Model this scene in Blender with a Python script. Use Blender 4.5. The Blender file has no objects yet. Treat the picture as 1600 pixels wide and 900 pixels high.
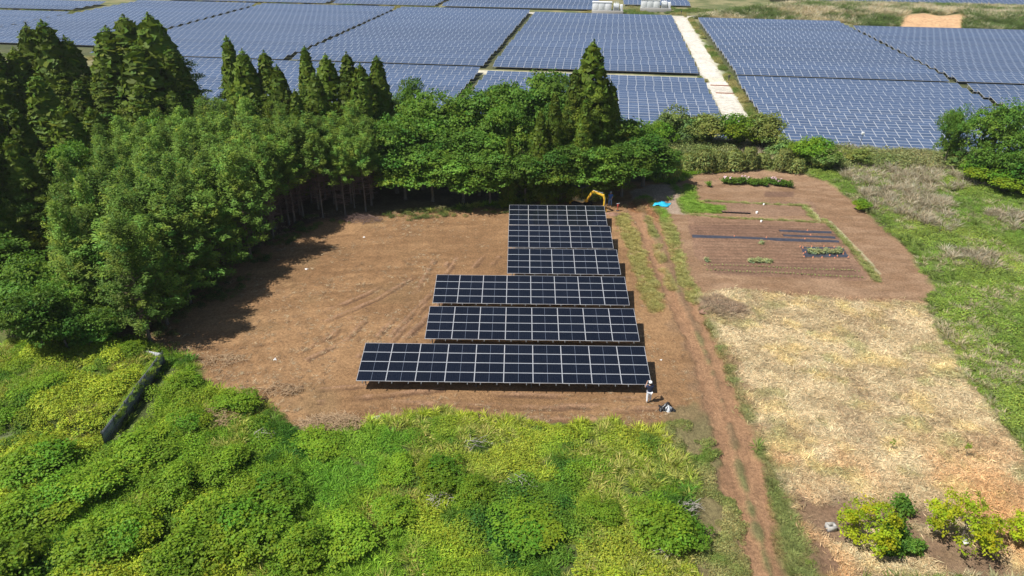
import bpy, bmesh, math, random
import numpy as np
from mathutils import Vector, Matrix

# ------------------------------------------------------------------ camera, sky, sun, exposure
SC = bpy.context.scene
COL = SC.collection
F = 1109.0; CAM_H = 30.7
TH = math.radians(28.2); YAW = math.radians(-0.52); ROLL = math.radians(0.45)
_fw = np.array([math.sin(YAW)*math.cos(TH), math.cos(YAW)*math.cos(TH), -math.sin(TH)])
_r0 = np.array([math.cos(YAW), -math.sin(YAW), 0.0]); _u0 = np.cross(_r0, _fw)
_r = _r0*math.cos(ROLL)+_u0*math.sin(ROLL); _u = -_r0*math.sin(ROLL)+_u0*math.cos(ROLL)
cam = bpy.data.cameras.new('camera'); cam_o = bpy.data.objects.new('camera', cam); COL.objects.link(cam_o)
M = Matrix(((_r[0], _u[0], -_fw[0], 0), (_r[1], _u[1], -_fw[1], 0), (_r[2], _u[2], -_fw[2], CAM_H), (0, 0, 0, 1)))
cam_o.matrix_world = M
cam.sensor_width = 36; cam.lens = 36*F/1600; cam.clip_end = 20000; cam.clip_start = 0.5
SC.camera = cam_o

SHADOW = Vector((0.62, 0.24, -1.0)).normalized()          # the way sunlight travels
sun_el = math.asin(-SHADOW.z); sun_az = math.atan2(-SHADOW.x, -SHADOW.y)
W = bpy.data.worlds.new('World'); SC.world = W; W.use_nodes = True
nt = W.node_tree; bg = nt.nodes['Background']
sky = nt.nodes.new('ShaderNodeTexSky'); sky.sky_type = 'NISHITA'; sky.sun_disc = False
sky.sun_elevation = sun_el; sky.sun_rotation = sun_az
nt.links.new(sky.outputs[0], bg.inputs[0]); bg.inputs[1].default_value = 0.066
sl = bpy.data.lights.new('sun', 'SUN'); sl.energy = 5.0; sl.angle = math.radians(0.5); sl.color = (1.0, 0.965, 0.90)
so = bpy.data.objects.new('sun', sl); COL.objects.link(so)
so.rotation_euler = SHADOW.to_track_quat('-Z', 'Y').to_euler(); so.location = (-60, -20, 90)
SC.view_settings.view_transform = 'Standard'; SC.view_settings.look = 'None'
SC.view_settings.exposure = 0.45; SC.view_settings.gamma = 1.0

RNG = np.random.default_rng(7); random.seed(7)

def P(x, y, z=0.0):
    """photo pixel -> world point on the horizontal plane z (design helper)"""
    d = _fw*F+_r*(x-800)-_u*(y-450); t = (z-CAM_H)/d[2]
    return float(d[0]*t), float(d[1]*t)
def tip(x, y, Y):
    """world X and height of something seen at pixel (x, y) standing at distance Y"""
    d = _fw*F+_r*(x-800)-_u*(y-450); t = Y/d[1]
    return float(d[0]*t), float(CAM_H+d[2]*t)
def W2P(X, Y, Z=0.0):
    d0 = X; d1 = Y; d2 = Z-CAM_H
    a = d0*_r[0]+d1*_r[1]+d2*_r[2]; b = d0*_u[0]+d1*_u[1]+d2*_u[2]; c = d0*_fw[0]+d1*_fw[1]+d2*_fw[2]
    return 800+F*a/c, 450-F*b/c

# ------------------------------------------------------------------ numpy noise
def _hash(ix, iy, s):
    h = (ix.astype(np.int64)*374761393+iy.astype(np.int64)*668265263+s*974711) & 0x7fffffff
    h = ((h ^ (h >> 13))*1274126177) & 0x7fffffff
    return ((h ^ (h >> 16)) & 0xffff)/65535.0
def vnoise(x, y, s=0):
    ix = np.floor(x); iy = np.floor(y); fx = x-ix; fy = y-iy
    fx = fx*fx*(3-2*fx); fy = fy*fy*(3-2*fy)
    a = _hash(ix, iy, s); b = _hash(ix+1, iy, s); c = _hash(ix, iy+1, s); d = _hash(ix+1, iy+1, s)
    return (a*(1-fx)+b*fx)*(1-fy)+(c*(1-fx)+d*fx)*fy
def fbm(x, y, scale, s=0, o=4):
    t = 0; a = 0.5; f = 1.0/scale
    for k in range(o):
        t = t+a*vnoise(x*f+17.3*k, y*f-9.1*k, s+k*13); a *= .5; f *= 2.03
    return t/(1-.5**o)                                  # 0..1, mean .5
def sstep(a, b, x):
    t = np.clip((x-a)/(b-a), 0, 1); return t*t*(3-2*t)
def sd_poly(X, Y, poly):
    """signed distance, positive inside"""
    p = np.array(poly); n = len(p); d = np.full(X.shape, 1e9); ins = np.zeros(X.shape, bool)
    for i in range(n):
        x1, y1 = p[i]; x2, y2 = p[(i+1) % n]; ex, ey = x2-x1, y2-y1
        t = np.clip(((X-x1)*ex+(Y-y1)*ey)/(ex*ex+ey*ey+1e-9), 0, 1)
        d = np.minimum(d, (X-x1-t*ex)**2+(Y-y1-t*ey)**2)
        c = ((y1 > Y) != (y2 > Y)) & (X < (x2-x1)*(Y-y1)/(y2-y1+1e-12)+x1)
        ins ^= c
    d = np.sqrt(d); return np.where(ins, d, -d)
def d_line(X, Y, pts):
    d = np.full(X.shape, 1e9)
    for (x1, y1), (x2, y2) in zip(pts[:-1], pts[1:]):
        ex, ey = x2-x1, y2-y1
        t = np.clip(((X-x1)*ex+(Y-y1)*ey)/(ex*ex+ey*ey+1e-9), 0, 1)
        d = np.minimum(d, (X-x1-t*ex)**2+(Y-y1-t*ey)**2)
    return np.sqrt(d)
def PP(l): return [P(x, y) for x, y in l]

# ------------------------------------------------------------------ objects and meshes
def tag(o, label=None, cat=None, group=None, kind=None):
    if label: o['label'] = label
    if cat: o['category'] = cat
    if group: o['group'] = group
    if kind: o['kind'] = kind
    return o
def empty(name, loc, rz=0.0, label=None, cat=None, group=None):
    o = bpy.data.objects.new(name, None); COL.objects.link(o); o.location = loc; o.rotation_euler = (0, 0, rz)
    o.empty_display_size = .3
    return tag(o, label, cat, group)
def put(name, me, parent=None, loc=(0, 0, 0), rot=(0, 0, 0), scale=None, link=True):
    o = bpy.data.objects.new(name, me)
    if link: COL.objects.link(o)
    if parent is not None: o.parent = parent
    o.location = loc; o.rotation_euler = rot
    if scale is not None: o.scale = (scale,)*3 if isinstance(scale, (int, float)) else scale
    return o
def mesh_np(name, V, Fq, mats=(), midx=None, col=None, smooth=False):
    V = np.asarray(V, np.float32); Fq = np.asarray(Fq, np.int32); n, k = Fq.shape
    me = bpy.data.meshes.new(name)
    me.vertices.add(len(V)); me.vertices.foreach_set('co', V.ravel())
    me.loops.add(n*k); me.loops.foreach_set('vertex_index', Fq.ravel())
    me.polygons.add(n); me.polygons.foreach_set('loop_start', np.arange(0, n*k, k, dtype=np.int32))
    for m in mats: me.materials.append(m)
    if midx is not None: me.polygons.foreach_set('material_index', np.asarray(midx, np.int32))
    if smooth: me.polygons.foreach_set('use_smooth', np.ones(n, bool))
    if col is not None:
        c = np.ones((len(V), 4), np.float32); c[:, :3] = col
        a = me.color_attributes.new('tint', 'FLOAT_COLOR', 'POINT'); a.data.foreach_set('color', c.ravel())
    me.update(calc_edges=True)
    return me
class MB:
    """collects quads (and boxes, tubes) into one mesh"""
    def __init__(s): s.V = []; s.F = []; s.M = []; s.n = 0
    def add(s, V, Fq, m=0):
        V = np.asarray(V, float); Fq = np.asarray(Fq)
        s.V.append(V); s.F.append(Fq+s.n); s.M.append(np.full(len(Fq), m)); s.n += len(V); return s
    def box(s, c, d, rz=0.0, rx=0.0, ry=0.0, m=0, taper=1.0):
        x, y, z = [k/2 for k in d]
        v = np.array([(-x, -y, -z), (x, -y, -z), (x, y, -z), (-x, y, -z), (-x*taper, -y*taper, z), (x*taper, -y*taper, z), (x*taper, y*taper, z), (-x*taper, y*taper, z)])
        R = np.array(Matrix.Rotation(rz, 3, 'Z') @ Matrix.Rotation(ry, 3, 'Y') @ Matrix.Rotation(rx, 3, 'X'))
        return s.add(v@R.T+np.array(c), [(0, 3, 2, 1), (4, 5, 6, 7), (0, 1, 5, 4), (1, 2, 6, 5), (2, 3, 7, 6), (3, 0, 4, 7)], m)
    def tube(s, pts, rad, n=6, m=0):
        pts = [Vector(p) for p in pts]; L = len(pts)
        if not hasattr(rad, '__len__'): rad = [rad]*L
        vs = []
        for i, p in enumerate(pts):
            t = (pts[min(i+1, L-1)]-pts[max(i-1, 0)]).normalized()
            a = t.orthogonal() if abs(t.z) < .9 else t.cross(Vector((1, 0, 0)))
            a.normalize(); b = t.cross(a)
            for k in range(n):
                q = 2*math.pi*k/n; vs.append(p+(a*math.cos(q)+b*math.sin(q))*rad[i])
        f = [(i*n+k, i*n+(k+1) % n, (i+1)*n+(k+1) % n, (i+1)*n+k) for i in range(L-1) for k in range(n)]
        e = len(vs); vs += [pts[0], pts[-1]]
        f += [(e, (k+1) % n, k, k) for k in range(0)]
        s.add([tuple(v) for v in vs], f, m)
        capV = [tuple(v) for v in vs[:n]]; capW = [tuple(v) for v in vs[(L-1)*n:L*n]]
        if n == 6:
            s.add(capV, [(3, 2, 1, 0), (5, 4, 3, 0)], m); s.add(capW, [(0, 1, 2, 3), (0, 3, 4, 5)], m)
        elif n == 4:
            s.add(capV, [(3, 2, 1, 0)], m); s.add(capW, [(0, 1, 2, 3)], m)
        elif n == 8:
            for cv, sg in ((capV, -1), (capW, 1)):
                q = [(0, 1, 2, 3), (0, 3, 4, 7), (4, 5, 6, 7)]
                s.add(cv, [tuple(reversed(k)) if sg < 0 else k for k in q], m)
        return s
    def mesh(s, name, mats, smooth=False, col=None):
        return mesh_np(name, np.concatenate(s.V), np.concatenate(s.F), mats, np.concatenate(s.M), col, smooth)
    def obj(s, name, mats, parent=None, bevel=0, smooth=False, **k):
        o = put(name, s.mesh(name, mats if isinstance(mats, (list, tuple)) else [mats], smooth), parent, **k)
        if bevel:
            b = o.modifiers.new('bevel', 'BEVEL'); b.width = bevel; b.segments = 2; b.limit_method = 'ANGLE'
        return o

# ------------------------------------------------------------------ materials
def new_mat(name):
    m = bpy.data.materials.new(name); m.use_nodes = True
    t = m.node_tree; return m, t, t.nodes['Principled BSDF']
def N(t, kind, **kw):
    n = t.nodes.new(kind)
    for k, v in kw.items(): setattr(n, k, v)
    return n
def plain(name, c, rough=.6, metal=0.0, spec=.5, var=.12, scale=6.0):
    m, t, b = new_mat(name); L = t.links.new
    tc = N(t, 'ShaderNodeTexCoord'); nz = N(t, 'ShaderNodeTexNoise'); nz.inputs['Scale'].default_value = scale; nz.inputs['Detail'].default_value = 5
    L(tc.outputs['Object'], nz.inputs['Vector'])
    mr = N(t, 'ShaderNodeMapRange'); mr.inputs[1].default_value = .3; mr.inputs[2].default_value = .7
    mr.inputs[3].default_value = 1-var; mr.inputs[4].default_value = 1+var; L(nz.outputs[0], mr.inputs[0])
    vm = N(t, 'ShaderNodeVectorMath', operation='SCALE'); vm.inputs[0].default_value = c; L(mr.outputs[0], vm.inputs[3])
    L(vm.outputs[0], b.inputs['Base Color']); b.inputs['Roughness'].default_value = rough
    b.inputs['Metallic'].default_value = metal; b.inputs['Specular IOR Level'].default_value = spec
    return m
def foliage(name, c, trans=.35, rough=.55, instancer=False, objvar=.22):
    m, t, b = new_mat(name); L = t.links.new
    a = N(t, 'ShaderNodeAttribute', attribute_name='tint')
    mul = N(t, 'ShaderNodeVectorMath', operation='MULTIPLY'); L(a.outputs['Vector'], mul.inputs[0])
    if instancer:
        a2 = N(t, 'ShaderNodeAttribute', attribute_name='itint', attribute_type='INSTANCER'); L(a2.outputs['Vector'], mul.inputs[1])
    else: mul.inputs[1].default_value = c
    oi = N(t, 'ShaderNodeObjectInfo')
    mr = N(t, 'ShaderNodeMapRange'); mr.inputs[3].default_value = 1-objvar; mr.inputs[4].default_value = 1+objvar; L(oi.outputs['Random'], mr.inputs[0])
    sc = N(t, 'ShaderNodeVectorMath', operation='SCALE'); L(mul.outputs[0], sc.inputs[0]); L(mr.outputs[0], sc.inputs[3])
    L(sc.outputs[0], b.inputs['Base Color']); b.inputs['Roughness'].default_value = rough; b.inputs['Specular IOR Level'].default_value = .12
    tr = N(t, 'ShaderNodeBsdfTranslucent'); tm = N(t, 'ShaderNodeVectorMath', operation='MULTIPLY'); tm.inputs[1].default_value = (1.15, 1.1, .6)
    L(sc.outputs[0], tm.inputs[0]); L(tm.outputs[0], tr.inputs['Color'])
    mx = N(t, 'ShaderNodeMixShader'); mx.inputs[0].default_value = trans
    L(b.outputs[0], mx.inputs[1]); L(tr.outputs[0], mx.inputs[2]); L(mx.outputs[0], t.nodes['Material Output'].inputs[0])
    return m
def bark(name, c):
    m, t, b = new_mat(name); L = t.links.new
    tc = N(t, 'ShaderNodeTexCoord'); mp = N(t, 'ShaderNodeMapping'); mp.inputs['Scale'].default_value = (9, 9, 1.4)
    nz = N(t, 'ShaderNodeTexNoise'); nz.inputs['Scale'].default_value = 2; nz.inputs['Detail'].default_value = 6
    L(tc.outputs['Object'], mp.inputs[0]); L(mp.outputs[0], nz.inputs['Vector'])
    cr = N(t, 'ShaderNodeValToRGB'); cr.color_ramp.elements[0].color = (c[0]*.5, c[1]*.5, c[2]*.5, 1); cr.color_ramp.elements[0].position = .3
    cr.color_ramp.elements[1].color = (c[0]*1.4, c[1]*1.4, c[2]*1.4, 1); cr.color_ramp.elements[1].position = .72
    L(nz.outputs[0], cr.inputs[0]); L(cr.outputs[0], b.inputs['Base Color']); b.inputs['Roughness'].default_value = .9
    return m
def ground_mat(name, s1=.9, s2=5.0, s3=22.0, bump=.8):
    """albedo from the painted ground cover, broken up by three sizes of grain, with relief"""
    m, t, b = new_mat(name); L = t.links.new
    a = N(t, 'ShaderNodeAttribute', attribute_name='tint'); tc = N(t, 'ShaderNodeTexCoord')
    outs = []
    for sc_, lo, hi in ((s1, .86, 1.16), (s2, .72, 1.3), (s3, .7, 1.32)):
        nz = N(t, 'ShaderNodeTexNoise'); nz.inputs['Scale'].default_value = sc_; nz.inputs['Detail'].default_value = 6; nz.inputs['Roughness'].default_value = .65
        L(tc.outputs['Object'], nz.inputs['Vector'])
        mr = N(t, 'ShaderNodeMapRange'); mr.inputs[1].default_value = .32; mr.inputs[2].default_value = .68; mr.inputs[3].default_value = lo; mr.inputs[4].default_value = hi
        L(nz.outputs[0], mr.inputs[0]); outs.append((nz, mr))
    m1 = N(t, 'ShaderNodeMath', operation='MULTIPLY'); L(outs[0][1].outputs[0], m1.inputs[0]); L(outs[1][1].outputs[0], m1.inputs[1])
    m2 = N(t, 'ShaderNodeMath', operation='MULTIPLY'); L(m1.outputs[0], m2.inputs[0]); L(outs[2][1].outputs[0], m2.inputs[1])
    sc = N(t, 'ShaderNodeVectorMath', operation='SCALE'); L(a.outputs['Vector'], sc.inputs[0]); L(m2.outputs[0], sc.inputs[3])
    L(sc.outputs[0], b.inputs['Base Color']); b.inputs['Roughness'].default_value = .95; b.inputs['Specular IOR Level'].default_value = .15
    ad = N(t, 'ShaderNodeMath', operation='ADD'); L(outs[1][0].outputs[0], ad.inputs[0]); L(outs[2][0].outputs[0], ad.inputs[1])
    bp = N(t, 'ShaderNodeBump'); bp.inputs['Strength'].default_value = bump; bp.inputs['Distance'].default_value = .18
    L(ad.outputs[0], bp.inputs['Height']); L(bp.outputs[0], b.inputs['Normal'])
    return m
def panel_glass(name, c, rough, cell, line, fine=True, objvar=.12):
    m, t, b = new_mat(name); L = t.links.new
    tc = N(t, 'ShaderNodeTexCoord'); br = N(t, 'ShaderNodeTexBrick', offset=0.0)
    br.inputs['Color1'].default_value = (*c, 1); br.inputs['Color2'].default_value = (c[0]*.8, c[1]*.85, c[2]*.9, 1)
    br.inputs['Mortar'].default_value = (*line, 1); br.inputs['Scale'].default_value = 1
    br.inputs['Mortar Size'].default_value = cell*.025; br.inputs['Brick Width'].default_value = cell; br.inputs['Row Height'].default_value = cell
    L(tc.outputs['Object'], br.inputs['Vector'])
    oi = N(t, 'ShaderNodeObjectInfo'); mr = N(t, 'ShaderNodeMapRange'); mr.inputs[3].default_value = 1-objvar; mr.inputs[4].default_value = 1+objvar
    L(oi.outputs['Random'], mr.inputs[0])
    sc = N(t, 'ShaderNodeVectorMath', operation='SCALE'); L(br.outputs[0], sc.inputs[0]); L(mr.outputs[0], sc.inputs[3])
    L(sc.outputs[0], b.inputs['Base Color']); b.inputs['Roughness'].default_value = rough; b.inputs['IOR'].default_value = 1.45
    return m

MAT = dict(
    ground=ground_mat('ground_cover'), far_ground=ground_mat('far_ground_cover', .25, 1.3, 6.0, .5),
    bark=bark('cedar_bark', (.13, .085, .06)), bark_grey=bark('grey_bark', (.15, .125, .10)), greytwig=bark('grey_twigs', (.40, .36, .32)), twig=bark('dead_twigs', (.22, .145, .12)),
    cedar=foliage('cedar_needles', (.120, .180, .020), .28), hinoki=foliage('cypress_sprays', (.165, .262, .043), .38, objvar=.32),
    broad=foliage('broad_leaves', (.122, .228, .030), .4), bright=foliage('bright_leaves', (.36, .44, .022), .45, objvar=.07),
    shrub=foliage('shrub_leaves', (.180, .300, .024), .4), hedge=foliage('bamboo_leaves', (.25, .29, .085), .35), pale=foliage('pale_vegetable_leaves', (.34, .40, .20), .3), dull=foliage('dull_shrub_leaves', (.19, .245, .06), .33),
    weed=foliage('weed_leaves', (1, 1, 1), .33, instancer=True, objvar=.25), blade=foliage('grass_blades', (1, 1, 1), .3, .7, instancer=True, objvar=.2),
    straw=foliage('dry_straw', (1, 1, 1), .1, .8, instancer=True, objvar=.25),
    frame=plain('panel_frame_aluminium', (.58, .59, .61), .35, .35, var=.05), steel=plain('galvanised_steel', (.20, .205, .21), .55, .5),
    glass=panel_glass('dark_panel_glass', (.0060, .0080, .0145), .12, .171, (.014, .018, .03)),
    busbar=plain('panel_mid_line', (.12, .14, .18), .3),
    fglass=panel_glass('blue_panel_glass', (.074, .108, .182), .25, .158, (.10, .135, .205)),
    backsheet=plain('panel_backsheet', (.35, .35, .36), .6), fframe=plain('old_panel_frame', (.62, .63, .65), .4, .2),
    white=plain('white_painted_steel', (.78, .79, .80), .45), concrete=plain('concrete', (.36, .345, .32), .85), grey=plain('grey_box_paint', (.66, .68, .69), .5),
    rust=plain('rusty_steel_plate', (.30, .15, .10), .7), yellow=plain('yellow_machine_paint', (.68, .42, .035), .4), cream=plain('faded_cream_paint', (.72, .58, .30), .5),
    black=plain('black_rubber', (.02, .02, .022), .7), dark=plain('dark_machine_paint', (.05, .055, .06), .5),
    fence=plain('weathered_sheet_metal', (.24, .25, .26), .55, .3, var=.3, scale=1.5), film=plain('black_mulch_film', (.045, .048, .065), .35, var=.3, scale=4),
    tarp=plain('blue_tarp', (.03, .42, .62), .4, var=.15), clip=plain('orange_film_peg', (.62, .25, .14), .6), skin=plain('skin', (.45, .27, .19), .55, var=.05),
    navy=plain('navy_cloth', (.022, .032, .075), .85), blue=plain('blue_work_cloth', (.04, .13, .42), .8), trousers=plain('pale_trousers', (.68, .70, .74), .85),
    bluetrousers=plain('faded_blue_trousers', (.16, .27, .5), .85), shoe=plain('tan_shoe', (.45, .38, .28), .7), hair=plain('black_hair', (.015, .012, .01), .6), cap=plain('grey_cap', (.35, .36, .37), .8),
    red=plain('red_paint', (.45, .07, .05), .5), pvc=plain('black_plastic_bag', (.02, .021, .024), .3), paleplastic=plain('pale_grey_sheet', (.5, .53, .56), .4),
    stem=plain('brush_straw', (.42, .29, .17), .9, var=.3, scale=8), pot=plain('black_plant_pot', (.03, .03, .035), .5), earth=plain('dark_heaped_soil', (.21, .12, .08), .95, var=.3, scale=3), pink=plain('pink_petals', (.85, .60, .66), .7), bucket=plain('white_plastic', (.75, .74, .72), .5))

# ------------------------------------------------------------------ ground: one grid, painted by cover, split by zone
GX0, GX1, GY0, GY1, GS = -78.0, 80.0, 17.0, 106.0, 0.18
nx = int((GX1-GX0)/GS)+1; ny = int((GY1-GY0)/GS)+1
gx = GX0+np.arange(nx)*GS; gy = GY0+np.arange(ny)*GS
X, Y = np.meshgrid(gx, gy)
def noisecol(A, B, n): return np.array(A)*(1-n[..., None])+np.array(B)*n[..., None]
n_big = fbm(X, Y, 9, 1); n_mid = fbm(X, Y, 2.2, 2); n_small = fbm(X, Y, .7, 3, 3)
warp = (fbm(X, Y, 3.0, 5)-.5)*2; warp2 = (fbm(X, Y, .9, 6, 3)-.5)*2
# base: earth and litter under the weeds
C = noisecol((.08, .10, .03), (.14, .19, .045), sstep(.35, .65, n_mid))
zone = np.zeros(X.shape, np.int8); Z = np.zeros(X.shape)
weed = np.ones(X.shape)                                      # how much undergrowth stands here
def lay(w, col, z=None):
    global C, zone, weed
    C = C*(1-w[..., None])+col*w[..., None]
    if z is not None:
        zone[w > .5] = z; weed = weed*(1-w)
def streak(ang, l, s, k):
    ca, sa = math.cos(ang), math.sin(ang); return fbm((X*ca+Y*sa)/l, (-X*sa+Y*ca), s, k, 4)
clearing = PP([(470, 336), (590, 333), (700, 327), (790, 326), (850, 315), (900, 296), (965, 284), (1010, 284), (1052, 292), (1050, 340), (1078, 420), (1092, 480), (1112, 560), (1120, 640), (1085, 652), (1000, 662), (850, 657), (640, 650), (590, 656), (545, 668), (480, 690), (430, 650), (360, 620), (318, 600), (290, 560), (258, 548), (225, 525), (262, 470), (320, 420), (400, 372)])
sdc = sd_poly(X, Y, clearing)
w = sstep(-.5, .6, sdc+warp*.8+warp2*.5)
soil = noisecol((.242, .137, .066), (.358, .211, .104), sstep(.3, .7, n_big*.5+streak(.15, 5, .8, 21)*.5))
soil = noisecol((.19, .10, .06), (1, 1, 1), np.clip(n_small*0+1, 0, 1))*soil
lay(w, soil, 1)
# drier, lighter back half and trampled olive patches on the left
lay(sstep(.50, .72, fbm(X, Y, 5, 31))*.45*w*sstep(-5, -14, X), np.array((.25, .17, .085)))
# crawler marks: bundles of narrow dark and light lines
for a, b_, c_ in (((610, 545), (735, 395), 1), ((575, 560), (690, 410), 2), ((640, 540), (770, 400), 3), ((500, 500), (640, 430), 4), ((640, 622), (1000, 634), 5), ((600, 640), (1040, 650), 6), ((470, 560), (560, 500), 7), ((500, 620), (690, 600), 8)):
    p, q = P(*a), P(*b_)
    for k in (-.9, -.55, .55, .9):
        dx, dy = q[0]-p[0], q[1]-p[1]; l = math.hypot(dx, dy); ox, oy = -dy/l*k, dx/l*k
        d = d_line(X, Y, [(p[0]+ox, p[1]+oy), ((p[0]+q[0])/2+ox+.4*c_ % 1, (p[1]+q[1])/2+oy), (q[0]+ox, q[1]+oy)])
        ww = sstep(.2, .05, d+warp2*.1)*sstep(.4, .6, fbm(X, Y, 2.5, 40+c_))
        lay(ww*.8, np.array((.135, .075, .045) if k in (-.9, .55) else (.36, .215, .13))); Z -= ww*.05*(1 if k in (-.9, .55) else -.5)
# straw field
straw_poly = PP([(1092, 458), (1150, 452), (1290, 465), (1440, 475), (1455, 505), (1500, 570), (1545, 645), (1605, 725), (1640, 790), (1640, 905), (1285, 905), (1240, 800), (1205, 735), (1160, 640), (1128, 555), (1108, 490)])
ws = sstep(-.5, .5, sd_poly(X, Y, straw_poly)+warp*.5+warp2*.4)
st = noisecol((.40, .31, .18), (.54, .435, .265), sstep(.3, .7, fbm(X/2.2, Y, 1.1, 51)))
near = sstep(40, 31, Y)
st = st*(1-.75*near[..., None]*sstep(.38, .6, fbm(X, Y, 4, 52))[..., None])+np.array((.50, .27, .11))*(.75*near*sstep(.38, .6, fbm(X, Y, 4, 52)))[..., None]
lay(ws, st, 3)
lay(ws*sstep(.55, .72, fbm(X, Y, 1.6, 53))*.5, np.array((.22, .24, .07)))
lay(ws*sstep(.56, .7, fbm(X, Y, 1.9, 54))*.6, np.array((.58, .45, .20)))
lay(ws*sstep(.57, .7, fbm(X, Y, 2.3, 55))*.35, np.array((.24, .16, .10)))
bare = PP([(1235, 775), (1300, 770), (1440, 800), (1600, 840), (1640, 905), (1255, 905)])
wb = sstep(-.8, .8, sd_poly(X, Y, bare)+warp*1.2+warp2*.5)*sstep(.35, .55, fbm(X, Y, 1.8, 56))
lay(wb*.9, noisecol((.17, .10, .065), (.26, .165, .105), n_small))
# vegetable garden
gard = PP([(1062, 282), (1100, 272), (1190, 266), (1250, 272), (1290, 285), (1335, 318), (1405, 380), (1460, 452), (1440, 474), (1290, 466), (1150, 453), (1092, 460), (1070, 410), (1045, 345), (1050, 300)])
wg = sstep(-.4, .4, sd_poly(X, Y, gard)+warp*.45+warp2*.3)
gs = noisecol((.255, .152, .086), (.345, .22, .134), sstep(.3, .7, fbm(X/3, Y, .8, 61)*.6+n_big*.4))
lay(wg, gs, 4)
for poly, col, k in (([(1075, 353), (1200, 354), (1320, 365), (1325, 375), (1220, 374), (1080, 370)], (.175, .105, .068), .8), ([(1100, 407), (1340, 418), (1352, 436), (1110, 428)], (.19, .12, .075), .75),
                     ([(1075, 340), (1300, 350), (1360, 430), (1350, 440), (1120, 430), (1085, 400)], (.25, .145, .10), .55), ([(1100, 315), (1270, 316), (1280, 338), (1140, 338)], (.26, .165, .115), .5), ([(1195, 300), (1240, 300), (1240, 308), (1195, 308)], (.17, .10, .07), .8)):
    lay(sstep(-.15, .15, sd_poly(X, Y, PP(poly))+warp2*.15)*k*wg, np.array(col))
fur = (np.sin(Y*2*math.pi/.72)*.5+.5)*sstep(0, .3, sd_poly(X, Y, PP([(1078, 345), (1300, 352), (1345, 440), (1112, 430)])))
C *= (1-.22*fur*wg)[..., None]; Z += fur*wg*.09
# sandy place round the tarp, lawn patches, grass balks
def patch(poly, col, z=None, s=.3, amp=.6, k=1.0):
    w_ = sstep(-s, s, sd_poly(X, Y, PP(poly))+warp*amp+warp2*amp*.7)*k; lay(w_, np.array(col) if not isinstance(col, np.ndarray) else col, z); return w_
def line(pts, wd, col, z=None, k=1.0, brk=0.0):
    w_ = sstep(wd*.65, wd*.35, d_line(X, Y, PP(pts))+warp2*wd*.35)*k
    if brk: w_ = w_*sstep(brk-.08, brk+.08, fbm(X, Y, 1.3, 71))
    lay(w_, np.array(col) if not isinstance(col, np.ndarray) else col, z); return w_
patch([(985, 300), (1020, 290), (1062, 290), (1070, 312), (1068, 335), (1040, 335), (1012, 320), (990, 315)], noisecol((.31, .22, .16), (.42, .33, .25), n_mid), None)
lawn = noisecol((.115, .205, .030), (.20, .30, .045), n_small)
grassw = np.zeros(X.shape)
for poly in ([(1070, 286), (1084, 290), (1084, 312), (1098, 318), (1132, 322), (1134, 333), (1120, 336), (1066, 332), (1056, 316), (1068, 306)], [(1008, 306), (1016, 310), (1028, 322), (1046, 332), (1042, 350), (1028, 345), (1012, 335), (985, 330), (975, 322)], [(1050, 288), (1062, 292), (1066, 302), (1056, 302)]):
    grassw = np.maximum(grassw, patch(poly, lawn, 5, .3, .5))
for pts, wd in (([(1094, 314), (1150, 317), (1215, 320), (1256, 322), (1262, 330)], .28), ([(1256, 322), (1266, 334), (1276, 343)], .75), ([(1070, 335), (1140, 341), (1230, 345), (1280, 348)], .28), ([(1288, 345), (1310, 366), (1340, 400), (1372, 440)], .55)):
    grassw = np.maximum(grassw, line(pts, wd, noisecol((.14, .19, .05), (.24, .26, .09), n_small), 5, .9))
line([(1262, 325), (1272, 332), (1280, 345)], .35, (.46, .42, .22)); line([(1296, 346), (1345, 395), (1374, 428)], .3, (.45, .42, .25), None, .8)
# track: earth band, two ruts, grass between, green verge
tl = [(985, 318), (1012, 372), (1035, 430), (1062, 490), (1098, 575), (1122, 660), (1140, 740), (1160, 820), (1186, 905)]
tr_ = [(1008, 318), (1042, 372), (1066, 430), (1092, 490), (1126, 575), (1155, 660), (1178, 740), (1202, 820), (1226, 905)]
tm = [((a[0]+b[0])/2, (a[1]+b[1])/2) for a, b in zip(tl, tr_)]
tread = noisecol((.275, .152, .082), (.36, .208, .115), streak(1.45, 6, .35, 81))
wt = line(tm, 3.3, noisecol((.24, .15, .085), (.30, .19, .11), n_mid), 2, .85)
wc = sstep(.75, .2, d_line(X, Y, PP(tm))+warp2*.25)
fadeg = sstep(.47, .6, fbm(X, Y, 3.5, 82))*sstep(40, 46, Y)*.75+sstep(38, 32, Y)*1.0
line(tm, .55, (.20, .125, .075), None, .5, .35)
lay(wc*np.clip(fadeg, 0, .95)*.85, noisecol((.13, .16, .05), (.21, .19, .085), n_small))
for pts in (tl, tr_):
    w_ = line(pts, 1.1, tread*1.08, 2, .95); Z -= w_*.12
for k in (-1, 1):
    line([(x+k*22, y) for x, y in tm], .5, (.17, .10, .06), None, .35, .5)
verge = PP([(1085, 470), (1100, 485), (1140, 560), (1180, 660), (1215, 740), (1262, 850), (1290, 905), (1232, 905), (1195, 740), (1160, 640), (1128, 560), (1098, 490)])
wv = sstep(-.4, .4, sd_poly(X, Y, verge)+warp*.6+warp2*.4)*sstep(.36, .5, fbm(X, Y, 2, 83))
lay(wv*.9, noisecol((.12, .16, .045), (.19, .21, .07), n_small), 5); grassw = np.maximum(grassw, wv*.8)
for pts, wd, k in (([(972, 340), (990, 385), (1010, 440), (1025, 480)], 1.7, .6), ([(1040, 345), (1058, 400), (1072, 440), (1088, 470)], 1.3, .7), ([(1012, 340), (1030, 395), (1050, 450)], .8, .5)):
    grassw = np.maximum(grassw, line(pts, wd, noisecol((.18, .26, .06), (.30, .31, .11), n_small), 5, k, .30))
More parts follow.
